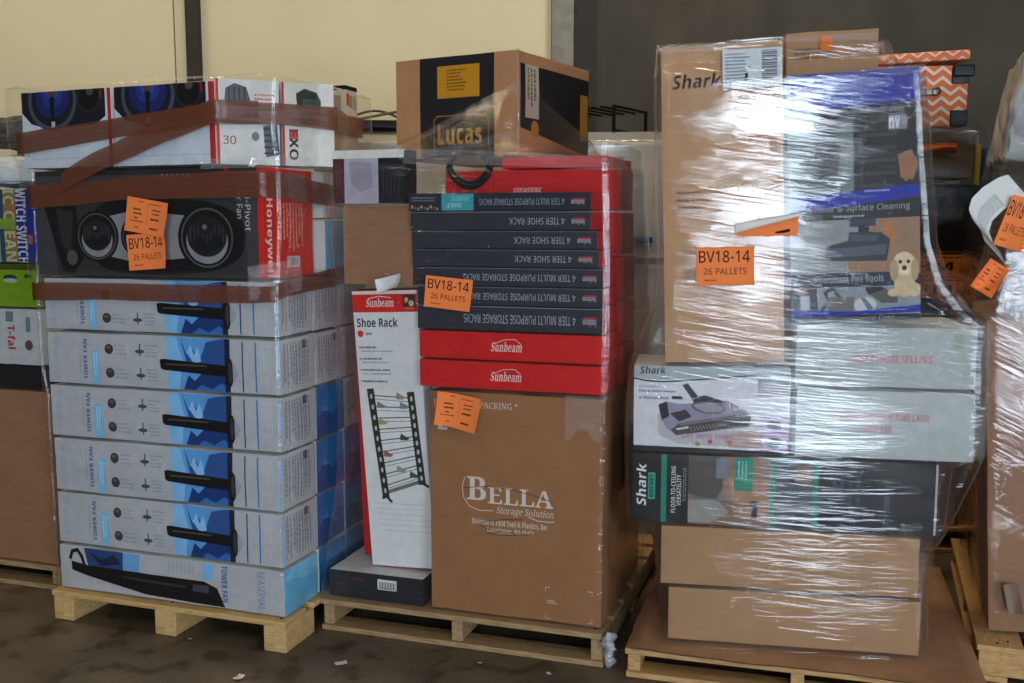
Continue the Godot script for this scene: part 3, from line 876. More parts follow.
	for q in [[0.842, 0.762, 0.014], [0.902, 0.762, 0.014], [0.872, 0.787, 0.019]]: el(im, q[0], q[1], q[2], q[2], Color(0.10, 0.08, 0.07))
	grain(im, 0.05, 53, 0.02, 0.02)
	M.upright_front = printed(im, 0.36)
	im = cv(200, 1000, blue)
	rc(im, 0.0, 0.13, 1.0, 0.87, Color(0.13, 0.13, 0.15))
	fine(im, 0.2, 0.2, 0.6, 0.7, 3, Color(0.5, 0.5, 0.52), 114, true)
	M.upright_side = printed(im, 0.36)
	# floor and carpet sweeper carton
	im = cv(720, 400, Color(0.80, 0.80, 0.82))
	pg(im, [Vector2(0, 0), Vector2(1, 0), Vector2(1, 0.06), Vector2(0.72, 0.09), Vector2(0.45, 0.135), Vector2(0.2, 0.17), Vector2(0.08, 0.16), Vector2(0, 0.13)], Color(0.62, 0.67, 0.67))
	ln(im, [Vector2(0, 0.15), Vector2(0.08, 0.18), Vector2(0.2, 0.19), Vector2(0.45, 0.15), Vector2(0.72, 0.10), Vector2(1, 0.08)], 7, Color(0.16, 0.18, 0.20))
	tx(im, "Shark", 0.045, 0.015, 0.165, 0.085, Color(0.24, 0.25, 0.26), "sans_bold", 0, 0.1)
	tx(im, "Rechargeable", 0.04, 0.235, 0.12, 0.026, Color(0.34, 0.34, 0.38), "sans")
	tx(im, "Floor & Carpet Sweeper", 0.04, 0.285, 0.24, 0.034, Color(0.24, 0.24, 0.30), "sans_bold")
	tx(im, "w/ Motorized Brush", 0.04, 0.355, 0.19, 0.034, Color(0.28, 0.28, 0.34), "sans_bold")
	pg(im, [Vector2(0.16, 0.56), Vector2(0.70, 0.46), Vector2(0.82, 0.66), Vector2(0.80, 0.92), Vector2(0.30, 0.90), Vector2(0.17, 0.80)], Color(0.70, 0.68, 0.68))
	pg(im, [Vector2(0.56, 0.78), Vector2(0.82, 0.70), Vector2(0.82, 0.92), Vector2(0.62, 0.92)], Color(0.66, 0.58, 0.52))
	var lilac := Color(0.55, 0.52, 0.60)
	var grey := Color(0.27, 0.255, 0.25)
	pg(im, [Vector2(0.165, 0.46), Vector2(0.21, 0.41), Vector2(0.30, 0.44), Vector2(0.60, 0.38), Vector2(0.73, 0.50), Vector2(0.755, 0.58), Vector2(0.74, 0.67), Vector2(0.28, 0.80), Vector2(0.22, 0.72), Vector2(0.18, 0.60)], lilac)
	pg(im, [Vector2(0.30, 0.66), Vector2(0.74, 0.52), Vector2(0.755, 0.58), Vector2(0.74, 0.67), Vector2(0.28, 0.80), Vector2(0.25, 0.74)], grey)
	pg(im, [Vector2(0.30, 0.665), Vector2(0.74, 0.525), Vector2(0.745, 0.545), Vector2(0.31, 0.69)], Color(0.44, 0.42, 0.42))
	for k in 12: ln(im, [Vector2(0.37 + 0.020 * k, 0.70 - 0.0065 * k), Vector2(0.385 + 0.020 * k, 0.745 - 0.0065 * k)], 3, Color(0.60, 0.58, 0.56))
	pg(im, [Vector2(0.24, 0.55), Vector2(0.34, 0.50), Vector2(0.38, 0.58), Vector2(0.30, 0.64)], Color(0.20, 0.19, 0.20))
	pg(im, [Vector2(0.28, 0.72), Vector2(0.36, 0.69), Vector2(0.36, 0.715), Vector2(0.29, 0.74)], Color(0.80, 0.79, 0.80))
	el(im, 0.485, 0.465, 0.11, 0.042, Color(0.36, 0.35, 0.37), 0.08)
	el(im, 0.49, 0.470, 0.09, 0.030, Color(0.55, 0.54, 0.57), 0.08)
	pg(im, [Vector2(0.38, 0.37), Vector2(0.46, 0.33), Vector2(0.56, 0.38), Vector2(0.60, 0.43), Vector2(0.50, 0.39), Vector2(0.39, 0.42)], Color(0.18, 0.18, 0.24))
	pg(im, [Vector2(0.315, 0.22), Vector2(0.35, 0.20), Vector2(0.425, 0.36), Vector2(0.385, 0.39)], Color(0.25, 0.24, 0.24))
	pg(im, [Vector2(0.165, 0.45), Vector2(0.22, 0.42), Vector2(0.235, 0.58), Vector2(0.19, 0.63)], Color(0.12, 0.12, 0.14))
	rc(im, 0.25, 0.35, 0.07, 0.035, Color(0.20, 0.18, 0.24))
	tx(im, "GET INTO CORNERS", 0.32, 0.775, 0.40, 0.05, Color(0.66, 0.40, 0.62), "sans_bold")
	for q in [[0.50, 0.86, Color(0.78, 0.24, 0.22)], [0.62, 0.87, Color(0.80, 0.28, 0.24)], [0.42, 0.89, Color(0.56, 0.52, 0.26)], [0.66, 0.79, Color(0.68, 0.62, 0.30)]]: el(im, q[0], q[1], 0.016, 0.014, q[2])
	rc(im, 0.79, 0.08, 0.20, 0.25, Color(0.50, 0.53, 0.57))
	pg(im, [Vector2(0.79, 0.20), Vector2(0.9, 0.14), Vector2(0.99, 0.22), Vector2(0.99, 0.33), Vector2(0.79, 0.33)], Color(0.66, 0.64, 0.66))
	for y in [0.56, 0.76]:
		rc(im, 0.82, y, 0.17, 0.19, Color(0.64, 0.44, 0.66))
		rc(im, 0.832, y + 0.02, 0.145, 0.14, Color(0.78, 0.78, 0.80))
		el(im, 0.90, y + 0.09, 0.05, 0.035, Color(0.38, 0.40, 0.42))
	pg(im, [Vector2(0, 0.93), Vector2(1, 0.95), Vector2(1, 1), Vector2(0, 1)], Color(0.13, 0.13, 0.15))
	grain(im, 0.04, 54, 0.02, 0.02)
	M.sweeper_front = printed(im, 0.38)
	# stick vacuum carton, lying on its side
	var teal := Color(0.09, 0.50, 0.40)
	im = cv(1024, 256, Color(0.10, 0.10, 0.105))
	tx(im, "Shark", 0.018, 0.16, 0.034, 0.60, Color(0.86, 0.86, 0.87), "sans_bold", 3, 0.12)
	rc(im, 0.058, 0.28, 0.024, 0.38, Color(0.16, 0.60, 0.52))
	tx(im, "ROCKET", 0.063, 0.31, 0.014, 0.32, Color(0.06, 0.16, 0.14), "sans_bold", 3)
	rc(im, 0.102, 0.0, 0.018, 1.0, teal)
	tx(im, "FLOOR-TO-CEILING", 0.136, 0.18, 0.016, 0.66, Color(0.82, 0.82, 0.83), "sans_bold", 3)
	tx(im, "VERSATILITY", 0.155, 0.30, 0.016, 0.44, Color(0.82, 0.82, 0.83), "sans_bold", 3)
	fine(im, 0.174, 0.2, 0.014, 0.6, 2, Color(0.5, 0.5, 0.5), 120, true)
	rc(im, 0.193, 0.02, 0.27, 0.96, Color(0.52, 0.40, 0.32))
	pg(im, [Vector2(0.193, 0.02), Vector2(0.30, 0.02), Vector2(0.31, 0.45), Vector2(0.28, 0.65), Vector2(0.193, 0.55)], Color(0.30, 0.27, 0.25))
	rc(im, 0.285, 0.05, 0.04, 0.28, Color(0.42, 0.46, 0.50))
	pg(im, [Vector2(0.193, 0.65), Vector2(0.29, 0.62), Vector2(0.33, 0.80), Vector2(0.27, 0.96), Vector2(0.193, 0.96)], Color(0.56, 0.55, 0.53))
	pg(im, [Vector2(0.32, 0.30), Vector2(0.46, 0.35), Vector2(0.46, 0.90), Vector2(0.36, 0.80)], Color(0.62, 0.46, 0.35))
	ln(im, [Vector2(0.21, 0.60), Vector2(0.28, 0.62), Vector2(0.42, 0.74)], 6, Color(0.26, 0.40, 0.42))
	pg(im, [Vector2(0.40, 0.62), Vector2(0.425, 0.62), Vector2(0.425, 0.88), Vector2(0.405, 0.86)], Color(0.17, 0.18, 0.22))
	rc(im, 0.345, 0.03, 0.062, 0.46, teal)
	fine(im, 0.355, 0.08, 0.035, 0.36, 3, Color(0.50, 0.74, 0.68), 121, true)
	rc(im, 0.463, 0.0, 0.016, 1.0, teal)
	rc(im, 0.479, 0.02, 0.125, 0.96, Color(0.33, 0.34, 0.36))
	pg(im, [Vector2(0.51, 0.24), Vector2(0.56, 0.20), Vector2(0.57, 0.30), Vector2(0.54, 0.36)], Color(0.13, 0.14, 0.17))
	pg(im, [Vector2(0.53, 0.80), Vector2(0.57, 0.78), Vector2(0.58, 0.96), Vector2(0.54, 0.97)], Color(0.15, 0.16, 0.20))
	rc(im, 0.545, 0.1, 0.05, 0.25, Color(0.52, 0.42, 0.36))
	rc(im, 0.604, 0.0, 0.016, 1.0, teal)
	rc(im, 0.62, 0.0, 0.36, 1.0, Color(0.125, 0.125, 0.135))
	tx(im, "ROCKET POWERHEAD", 0.83, 0.24, 0.020, 0.70, Color(0.40, 0.44, 0.47), "sans", 3)
	fine(im, 0.66, 0.2, 0.10, 0.6, 4, Color(0.26, 0.28, 0.31), 122, true)
	ln(im, [Vector2(0.64, 0.12), Vector2(0.70, 0.50), Vector2(0.74, 0.90)], 5, Color(0.30, 0.33, 0.36))
	rc(im, 0.988, 0.0, 0.012, 1.0, Color(0.66, 0.64, 0.62))
	grain(im, 0.06, 55, 0.02, 0.02)
	M.stick_front = printed(im, 0.36)
	im = cv(512, 256, Color(0.11, 0.11, 0.115))
	rc(im, 0.5, 0.0, 0.03, 1.0, teal)
	rc(im, 0.80, 0.1, 0.1, 0.8, Color(0.50, 0.26, 0.14))
	M.stick_top = printed(im, 0.36)
	# white test cartons
	im = cv(560, 200, Color(0.67, 0.69, 0.68))
	tx(im, "TEST BEFORE SELLING", 0.32, 0.46, 0.44, 0.12, Color(0.72, 0.42, 0.45), "sans_bold")
	rc(im, 0.86, 0.12, 0.06, 0.22, Color(0.62, 0.64, 0.60))
	rc(im, 0.165, 0.0, 0.006, 1.0, Color(0.61, 0.63, 0.62))
	el(im, 0.08, 0.58, 0.088, 0.088, Color(0.40, 0.42, 0.43, 0.6))
	el(im, 0.08, 0.58, 0.076, 0.076, Color(0.66, 0.68, 0.67))
	grain(im, 0.05, 56, 0.02, 0.02)
	M.test_a = printed(im, 0.6, 0.4)
	im = cv(560, 200, Color(0.68, 0.70, 0.69))
	tx(im, "DON'T OPEN WITHOUT HAND HOOKS", 0.21, 0.33, 0.53, 0.105, Color(0.72, 0.42, 0.45), "sans_bold", 2)
	tx(im, "SERVICE", 0.39, 0.50, 0.15, 0.10, Color(0.72, 0.42, 0.45), "sans_bold", 2)
	rc(im, 0.12, 0.0, 0.006, 1.0, Color(0.62, 0.64, 0.63))
	grain(im, 0.05, 57, 0.02, 0.02)
	M.test_b = printed(im, 0.6, 0.4)
	im = card_picture(820, 200, Color(0.65, 0.495, 0.35), 58)
	M.plain_front = printed(im, 0.8, 0.35)

func prints_behind() -> void:
	# word-game carton
	var im := cv(300, 300, Color(0.55, 0.40, 0.24))
	rc(im, 0.30, 0.0, 0.22, 1.0, Color(0.50, 0.54, 0.52))
	tx(im, "IC CLEAN", 0.56, 0.0, 0.14, 0.98, Color(0.66, 0.72, 0.56), "sans_bold", 1)
	rc(im, 0.50, 0.0, 0.06, 1.0, Color(0.16, 0.26, 0.34))
	rc(im, 0.72, 0.0, 0.28, 1.0, Color(0.08, 0.16, 0.52))
	rc(im, 0.50, 0.40, 0.20, 0.14, Color(0.46, 0.58, 0.20))
	tx(im, "WITCH SWITCH", 0.72, 0.0, 0.13, 1.0, Color(0.80, 0.80, 0.76), "sans_bold", 1)
	rc(im, 0.86, 0.62, 0.06, 0.12, Color(0.66, 0.36, 0.26))
	rc(im, 0.12, 0.0, 0.06, 1.0, Color(0.30, 0.52, 0.60))
	grain(im, 0.06, 71, 0.02, 0.02)
	M.game_front = printed(im, 0.45)
	im = cv(256, 256, Color(0.44, 0.58, 0.10))
	rc(im, 0.0, 0.0, 0.30, 1.0, Color(0.52, 0.54, 0.46))
	fine(im, 0.05, 0.1, 0.2, 0.8, 6, Color(0.30, 0.32, 0.26), 130)
	rc(im, 0.30, 0.0, 0.70, 0.14, Color(0.26, 0.28, 0.12))
	el(im, 0.62, 0.32, 0.09, 0.07, Color(0.16, 0.18, 0.22))
	el(im, 0.62, 0.38, 0.09, 0.05, Color(0.62, 0.68, 0.66))
	el(im, 0.85, 0.28, 0.05, 0.05, Color(0.22, 0.24, 0.20))
	grain(im, 0.06, 72, 0.02, 0.02)
	M.green_front = printed(im, 0.45)
	im = cv(256, 256, Color(0.70, 0.71, 0.72))
	tx(im, "T-fal", 0.56, 0.30, 0.10, 0.42, Color(0.66, 0.14, 0.14), "sans_bold", 1)
	rc(im, 0.22, 0.06, 0.22, 0.26, Color(0.26, 0.18, 0.18))
	el(im, 0.33, 0.19, 0.08, 0.09, Color(0.60, 0.20, 0.14))
	rc(im, 0.54, 0.06, 0.10, 0.18, Color(0.40, 0.46, 0.46))
	el(im, 0.83, 0.64, 0.05, 0.09, Color(0.40, 0.22, 0.22))
	rc(im, 0.80, 0.15, 0.06, 0.26, Color(0.42, 0.46, 0.52))
	grain(im, 0.06, 73, 0.02, 0.02)
	M.pan_front = printed(im, 0.45)
	# chevron cloth of the chest
	im = cv(512, 340, Color(0.87, 0.48, 0.31))
	for row in 7:
		var pts := []
		for k in 15: pts.append(Vector2(k / 14.0, 0.03 + row * 0.165 + (0.11 if k % 2 == 0 else 0.0)))
		ln(im, pts, 15, Color(0.90, 0.82, 0.76))
	grain(im, 0.08, 74, 0.3, 0.3)
	M.chevron = printed(im, 0.75)
	im = cv(512, 60, Color(0.87, 0.48, 0.31))
	for row in 2:
		var pts := []
		for k in 15: pts.append(Vector2(k / 14.0, -0.1 + row * 0.8 + (0.6 if k % 2 == 0 else 0.0)))
		ln(im, pts, 10, Color(0.88, 0.78, 0.70))
	grain(im, 0.08, 75, 0.3, 0.3)
	M.chevron_lid = printed(im, 0.75)
	im = cv(300, 110, Color(0.88, 0.48, 0.12))
	tx(im, "STIHM 8", 0.30, 0.34, 0.68, 0.40, Color(0.16, 0.10, 0.06), "sans_bold")
	fine(im, 0.5, 0.08, 0.4, 0.12, 1, Color(0.30, 0.16, 0.08), 131)
	grain(im, 0.06, 76, 0.02, 0.02)
	M.orange_front = printed(im, 0.5)
	im = cv(200, 300, Color(0.50, 0.50, 0.52))
	for k in 14: rc(im, 0.0, k / 14.0, 1.0, 0.03 + 0.01 * (k % 3), [Color(0.30, 0.31, 0.33), Color(0.62, 0.62, 0.63), Color(0.24, 0.40, 0.52)][k % 3])
	grain(im, 0.08, 77, 0.02, 0.4)
	M.stripes = printed(im, 0.5)
	im = cv(256, 256, Color(0.44, 0.37, 0.31))
	fine(im, 0.08, 0.1, 0.8, 0.8, 9, Color(0.24, 0.20, 0.17), 132)
	grain(im, 0.06, 78, 0.02, 0.02)
	M.grey_print = printed(im, 0.6)

func prints_stickers() -> void:
	var O := Color(0.93, 0.50, 0.26)
	var K := Color(0.10, 0.07, 0.06)
	var im := cv(340, 240, O)
	tx(im, "BV18-14", 0.05, 0.10, 0.88, 0.30, K, "sans")
	tx(im, "26 PALLETS", 0.13, 0.55, 0.74, 0.17, Color(0.30, 0.15, 0.08), "sans")
	fine(im, 0.14, 0.83, 0.24, 0.08, 1, Color(0.60, 0.30, 0.12), 140)
	M.sticker_lot = printed(im, 0.7, 0.3)
	im = cv(340, 240, O)
	fine(im, 0.28, 0.06, 0.14, 0.07, 1, Color(0.40, 0.20, 0.1), 141)
	for k in 2: fine(im, 0.16, 0.28 + 0.12 * k, 0.26, 0.10, 1, K, 142 + k)
	fine(im, 0.20, 0.54, 0.12, 0.08, 1, K, 144)
	fine(im, 0.10, 0.64, 0.36, 0.07, 1, Color(0.35, 0.18, 0.1), 145)
	fine(im, 0.22, 0.82, 0.14, 0.07, 1, Color(0.40, 0.20, 0.1), 146)
	rc(im, 0.495, 0.12, 0.004, 0.62, Color(0.62, 0.30, 0.12))
	fine(im, 0.54, 0.10, 0.34, 0.06, 1, Color(0.45, 0.22, 0.1), 147)
	for k in 2: fine(im, 0.60, 0.25 + 0.11 * k, 0.28, 0.08, 1, Color(0.32, 0.16, 0.1), 148 + k)
	fine(im, 0.58, 0.50, 0.32, 0.12, 1, K, 150)
	fine(im, 0.58, 0.78, 0.24, 0.10, 1, K, 151)
	M.sticker_info = printed(im, 0.7, 0.3)
	im = cv(340, 240, O)
	rc(im, 0.64, 0.62, 0.24, 0.14, K)
	M.sticker_plain = printed(im, 0.7, 0.3)
	im = cv(256, 512, Color(0.82, 0.82, 0.80))
	fine(im, 0.25, 0.40, 0.5, 0.5, 9, Color(0.52, 0.52, 0.52), 152)
	M.paper = printed(im, 0.7, 0.3)

# ------------------------------------------------------------------ the hall
func slab(x0: float, x1: float, y0: float, y1: float, z0: float, z1: float) -> Array:
	return [board_mesh(x1 - x0, y1 - y0, z1 - z0, 0.003), Transform3D(Basis(), Vector3((x0 + x1) / 2, y0, (z0 + z1) / 2))]

func lay(called: String, b: Array, mat: Material, label := "") -> MeshInstance3D:
	return struct(called, b[0], mat, b[1], label)

func build_room() -> void:
	var floor_mat := mottled(Color(0.32, 0.285, 0.235), Color(0.44, 0.395, 0.325), 0.55, Vector3(0.9, 0.9, 0.9), 0.006, 1)
	var stain := NoiseTexture2D.new()
	var sn := FastNoiseLite.new()
	sn.seed = 91
	sn.frequency = 0.012
	sn.fractal_octaves = 5
	stain.noise = sn
	stain.width = 512
	stain.height = 512
	stain.seamless = true
	var sg := Gradient.new()
	sg.offsets = PackedFloat32Array([0.0, 0.26, 0.40, 1.0])
	sg.colors = PackedColorArray([Color(0.50, 0.46, 0.42), Color(0.80, 0.77, 0.72), Color(0.97, 0.96, 0.95), Color(1.0, 1.0, 1.0)])
	stain.color_ramp = sg
	floor_mat.detail_enabled = true
	floor_mat.detail_albedo = stain
	floor_mat.detail_blend_mode = BaseMaterial3D.BLEND_MODE_MUL
	floor_mat.uv1_scale = Vector3(0.8, 0.8, 0.8)
	var cream := mottled(Color(0.82, 0.775, 0.63), Color(0.85, 0.805, 0.66), 0.7, Vector3(0.25, 0.25, 0.25), 0.01, 2)
	var concrete := mottled(Color(0.25, 0.225, 0.185), Color(0.33, 0.30, 0.25), 0.8, Vector3(0.35, 0.2, 0.35), 0.012, 4)
	var pillar := mottled(Color(0.46, 0.45, 0.42), Color(0.57, 0.56, 0.52), 0.8, Vector3(0.8, 0.8, 0.8), 0.02, 5)
	var dark := mottled(Color(0.14, 0.115, 0.085), Color(0.19, 0.155, 0.115), 0.7, Vector3(0.6, 0.6, 0.6), 0.02, 6)
	var pale := mottled(Color(0.44, 0.43, 0.40), Color(0.50, 0.49, 0.46), 0.8, Vector3(0.3, 0.3, 0.3), 0.01, 7)
	# floor, ceiling and the walls; the dock door panels glow in the wall behind the viewer
	lay("floor", slab(-8.2, 8.2, -0.2, 0.0, -6.8, 7.4), floor_mat, "dark stained concrete warehouse floor")
	lay("ceiling", slab(-8.2, 8.2, 5.6, 5.8, -6.8, 7.4), pale)
	lay("wall_left", slab(-8.2, -8.0, 0.0, 5.6, -6.8, 7.4), concrete)
	lay("wall_right", slab(8.0, 8.2, 0.0, 5.6, -6.8, 7.4), pale)
	# cream panels of the back wall, a narrow gap between them
	var back := Node3D.new()
	back.name = "wall_back"
	add_child(back)
	tag(back, "cream painted back wall of tall smooth panels", "", "", "structure")
	var w1 := slab(-8.0, -2.072, 0.0, 5.6, -6.55, -6.3)
	part("panel", w1[0], back, cream, w1[1])
	var w2 := slab(-2.064, 0.24, 0.0, 5.6, -6.55, -6.3)
	part("panel", w2[0], back, cream, w2[1])
	var w3 := slab(-2.2, -1.9, 0.0, 5.6, -6.62, -6.53)
	part("panel_backing", w3[0], back, dark, w3[1])
	lay("wall_back_concrete", slab(0.20, 8.0, 0.0, 5.6, -6.75, -6.5), concrete, "bare dark grey concrete back wall")
	lay("trim_1", slab(-1.978, -1.900, 0.0, 5.6, -6.3, -6.23), dark, "narrow dark brown steel upright fixed to the cream wall")
	lay("trim_2", slab(0.24, 0.372, 0.0, 5.6, -6.5, -6.2), pillar, "pale grey concrete pilaster at the end of the cream wall")
	lay("recess_strip_3", slab(0.372, 0.515, 0.0, 5.6, -6.5, -6.3), dark, "dark strip standing in for the recess beside the grey pilaster")  # a recess drawn as a dark slab, its shade put into the colour
	# front wall behind the viewer; one dock door gives daylight, the second is added as fill light
	var front := Node3D.new()
	front.name = "wall_front"
	add_child(front)
	tag(front, "front wall with a dock door and an added second door for fill", "", "", "structure")
	var xs := [-8.0]
	for d in DOORS: xs.append_array([d[0], d[1]])
	xs.append(8.0)
	for k in range(0, xs.size(), 2):
		var s := slab(xs[k], xs[k + 1], 0.0, 5.6, 7.2, 7.4)
		part("wall_piece", s[0], front, pale, s[1])
	for d in DOORS:
		var s := slab(d[0], d[1], d[2], 5.6, 7.2, 7.4)
		part("wall_piece", s[0], front, pale, s[1])
	for k in DOORS.size():
		glowing_door("unseen_door_%d" % (k + 1), DOORS[k])

# x from, x to, top, brightness; the second door is added fill light
const DOORS := [[-0.95, 0.35, 3.7, 84.0], [3.0, 6.2, 3.7, 38.0]]

# a dock door of frosted panels: the panels emit light themselves in place of daylight, an area light of their size stands just inside
func glowing_door(called: String, d: Array) -> void:
	var w: float = d[1] - d[0]
	var h: float = d[2]
	var t := Node3D.new()
	t.name = called
	add_child(t)
	t.position = Vector3((d[0] + d[1]) / 2, 0, 7.3)
	tag(t, "tall unseen dock door with glowing panes as light source", "", "", "structure")
	var tint := Color(0.86, 0.93, 1.0)
	var glow := StandardMaterial3D.new()
	glow.albedo_color = Color(0.8, 0.82, 0.84)
	glow.emission_enabled = true
	glow.emission = tint
	glow.emission_energy_multiplier = 6.0
	var frame_mat := plain(Color(0.4, 0.4, 0.4), 0.5, 0.6)
	for k in 5:
		part("pane", board_mesh(w, h / 5.0 - 0.01, 0.03, 0.004), t, glow, Transform3D(Basis(), Vector3(0, k * h / 5.0, 0)))
	for k in 2:
		part("door_rail", board_mesh(0.06, h, 0.08, 0.004), t, frame_mat, Transform3D(Basis(), Vector3((k - 0.5) * w, 0, -0.05)))
	var l := AreaLight3D.new()
	l.name = "daylight"  # stands in for daylight; in the second door it is added fill
	l.area_size = Vector2(w - 0.1, h)
	l.light_color = tint
	l.light_energy = d[3] * w * h / PI
	l.shadow_enabled = true
	l.area_range = 40.0
	t.add_child(l)
	l.position = Vector3(0, h / 2, -0.12)

# long ceiling lamps: a white housing, a glowing face and an area light of the same size just below it
func build_lamps() -> void:
	var housing := plain(Color(0.82, 0.82, 0.80), 0.5)
	var spots := [[-3.2, -4.3, true], [0.6, -4.1, true], [-4.6, 1.0, false], [-1.2, 0.6, false], [2.4, 0.6, false], [-1.2, 4.2, false], [2.4, 4.2, false]]
	for s in spots:
		var warm: bool = s[2]
		var tint := Color(1.0, 0.90, 0.74) if warm else Color(1.0, 0.95, 0.86)
		var t := thing("ceiling_lamp", "long warm ceiling lamp above the cream back wall" if warm else "long neutral ceiling lamp above the open floor", "lamp", Transform3D(Basis(), Vector3(s[0], 5.2, s[1])), "warm ceiling lamps" if warm else "neutral ceiling lamps")
		part("housing", board_mesh(1.6, 0.08, 0.32, 0.01), t, housing, Transform3D(Basis(), Vector3(0, 0.02, 0)))
		for sx in [-0.6, 0.6]:
			part("hanger", tube_mesh([Vector3(sx, 0.1, 0), Vector3(sx, 0.4, 0)], 0.006, 6), t, M.black_metal)
		var glow := StandardMaterial3D.new()
		glow.albedo_color = Color(0.95, 0.95, 0.92)
		glow.emission_enabled = true
		glow.emission = tint
		glow.emission_energy_multiplier = 4.0
		part("diffuser", board_mesh(1.5, 0.02, 0.26, 0.004), t, glow)
		var l := AreaLight3D.new()
		l.name = "lamp_light"
		l.area_size = Vector2(1.5, 0.26)
		l.light_color = tint
		l.light_energy = LAMP_WARM if warm else LAMP_COOL
		l.shadow_enabled = true
		l.area_range = 30.0
		t.add_child(l)
		l.rotation = Vector3(-PI / 2, 0, 0)
		l.position = Vector3(0, -0.012, 0)

const LAMP_WARM := 20.0
const LAMP_COOL := 9.0

# ------------------------------------------------------------------ wooden pallets
# blocks: short blocks between the decks (else long stringers); base: boards under them
func pallet(fr: Transform3D, x0: float, x1: float, depth: float, h: float, mat: Material, label: String, group: String, blocks := false, base := true, boards := 7) -> Node3D:
	var t := thing("wooden_pallet", label, "pallet", fr * Transform3D(Basis(), Vector3((x0 + x1) / 2, 0, 0)), group)
	var w := x1 - x0
	var bt := 0.02
	var low := bt if base else 0.0
	var bw := depth / (boards + (boards - 1) * 0.35)
	var bm := board_mesh(w, bt, bw, 0.003)
	for k in boards:
		var z := -(bw / 2 + k * bw * 1.35)
		var db := part("deck_board", bm, t, mat, Transform3D(Basis(Vector3.UP, rng.randf_range(-0.004, 0.004)), Vector3(rng.randf_range(-0.006, 0.006), h - bt, z)))
		if k == 0 or k == boards - 1:
			for q in [-w / 2 + 0.03, -w / 2 + 0.055, -0.012, 0.012, w / 2 - 0.055, w / 2 - 0.03]:
				part("nail", M.nail_mesh, db, M.nail, Transform3D(Basis(), Vector3(q, bt, rng.randf_range(-0.3, 0.3) * bw)))
	var sh := h - bt - low
	for k in 3:
		var x: float = [-w / 2 + 0.046, 0.0, w / 2 - 0.046][k]
		if blocks:
			for z in [-0.105, -depth / 2, -depth + 0.105]:
				part("block", board_mesh(0.09, sh, 0.20, 0.004), t, mat, Transform3D(Basis(), Vector3(x, low, z)))
		else:
			part("stringer", board_mesh(0.042, sh, depth - 0.02, 0.004), t, mat, Transform3D(Basis(), Vector3([-w / 2 + 0.025, 0.0, w / 2 - 0.025][k], low, -depth / 2)))
	if base:
		for z in [-0.05, -depth * 0.5, -depth + 0.05]:
			part("base_board", board_mesh(w, bt, 0.10, 0.003), t, mat, Transform3D(Basis(), Vector3(0, 0, z)))
	return t

# ------------------------------------------------------------------ cartons
# x0..x1, y0..y1 and the front at z, all in the pallet's axes; faces: front right back left top bottom
func carton(called: String, label: String, category: String, fr: Transform3D, x0: float, x1: float, y0: float, y1: float, z: float, depth: float, faces: Array, opt := {}) -> Node3D:
	var yaw: float = deg_to_rad(opt.get("yaw", 0.0))
	var lean: float = deg_to_rad(opt.get("lean", 0.0))
	var nod: float = deg_to_rad(opt.get("nod", 0.0))
	var basis := Basis(Vector3.UP, yaw) * Basis(Vector3(0, 0, 1), lean) * Basis(Vector3(1, 0, 0), nod)
	var xf := fr * Transform3D(basis, Vector3((x0 + x1) / 2, y0, z) + Basis(Vector3.UP, yaw) * Vector3(0, 0, -depth / 2))
	var mats := []
	for k in 6: mats.append(faces[mini(k, faces.size() - 1)])
	var mesh := box_mesh(x1 - x0, y1 - y0, depth, mats, opt.get("round", 0.004), opt.get("bulge", 0.003), opt.get("crush", 0.004))
	if not opt.get("parts", false):
		return single(called, mesh, label, category, xf, opt.get("group", ""))
	var t := thing(called, label, category, xf, opt.get("group", ""))
	part("body", mesh, t)
	return t

# a strip of tape laid over the front from the top edge
func strip(parent: Node3D, called: String, x: float, y: float, w: float, h: float, z: float, mat: Material, label := "") -> void:
	var rows := []
	for j in 5:
		var row := []
		for i in 3:
			row.append(Vector3(x + w * i / 2.0, y + h - h * j / 4.0, z))
		rows.append(row)
	part(called, sheet_mesh(rows), parent, mat, Transform3D(), label)

# a paper stuck on in a pallet's axes: centre, size, turn in its own plane, curl of its corners
func sticker(called: String, label: String, fr: Transform3D, c: Vector3, w: float, h: float, turn: float, mat: Material, curl := 0.006, group := "", yaw := 0.0) -> MeshInstance3D:
	var rows := []
	var back := []
	for j in 9:
		var row := []
		var row2 := []
		for i in 9:
			var u := i / 8.0 - 0.5
			var v := j / 8.0 - 0.5
			var lift: float = curl * (pow(absf(u) * 2.0, 3.0) * 0.6 + maxf(0.0, u + v - 0.3) * 2.0 + maxf(0.0, v - 0.25) * 1.2) + 0.0015 * sin(u * 7.0 + turn)
			row.append(Vector3(u * w, -v * h, lift))
		rows.append(row)
	var xf := fr * Transform3D(Basis(Vector3.UP, deg_to_rad(yaw)) * Basis(Vector3(0, 0, 1), deg_to_rad(turn)), c)
	return single(called, sheet_mesh(rows), label, "sticker", xf, group, mat)

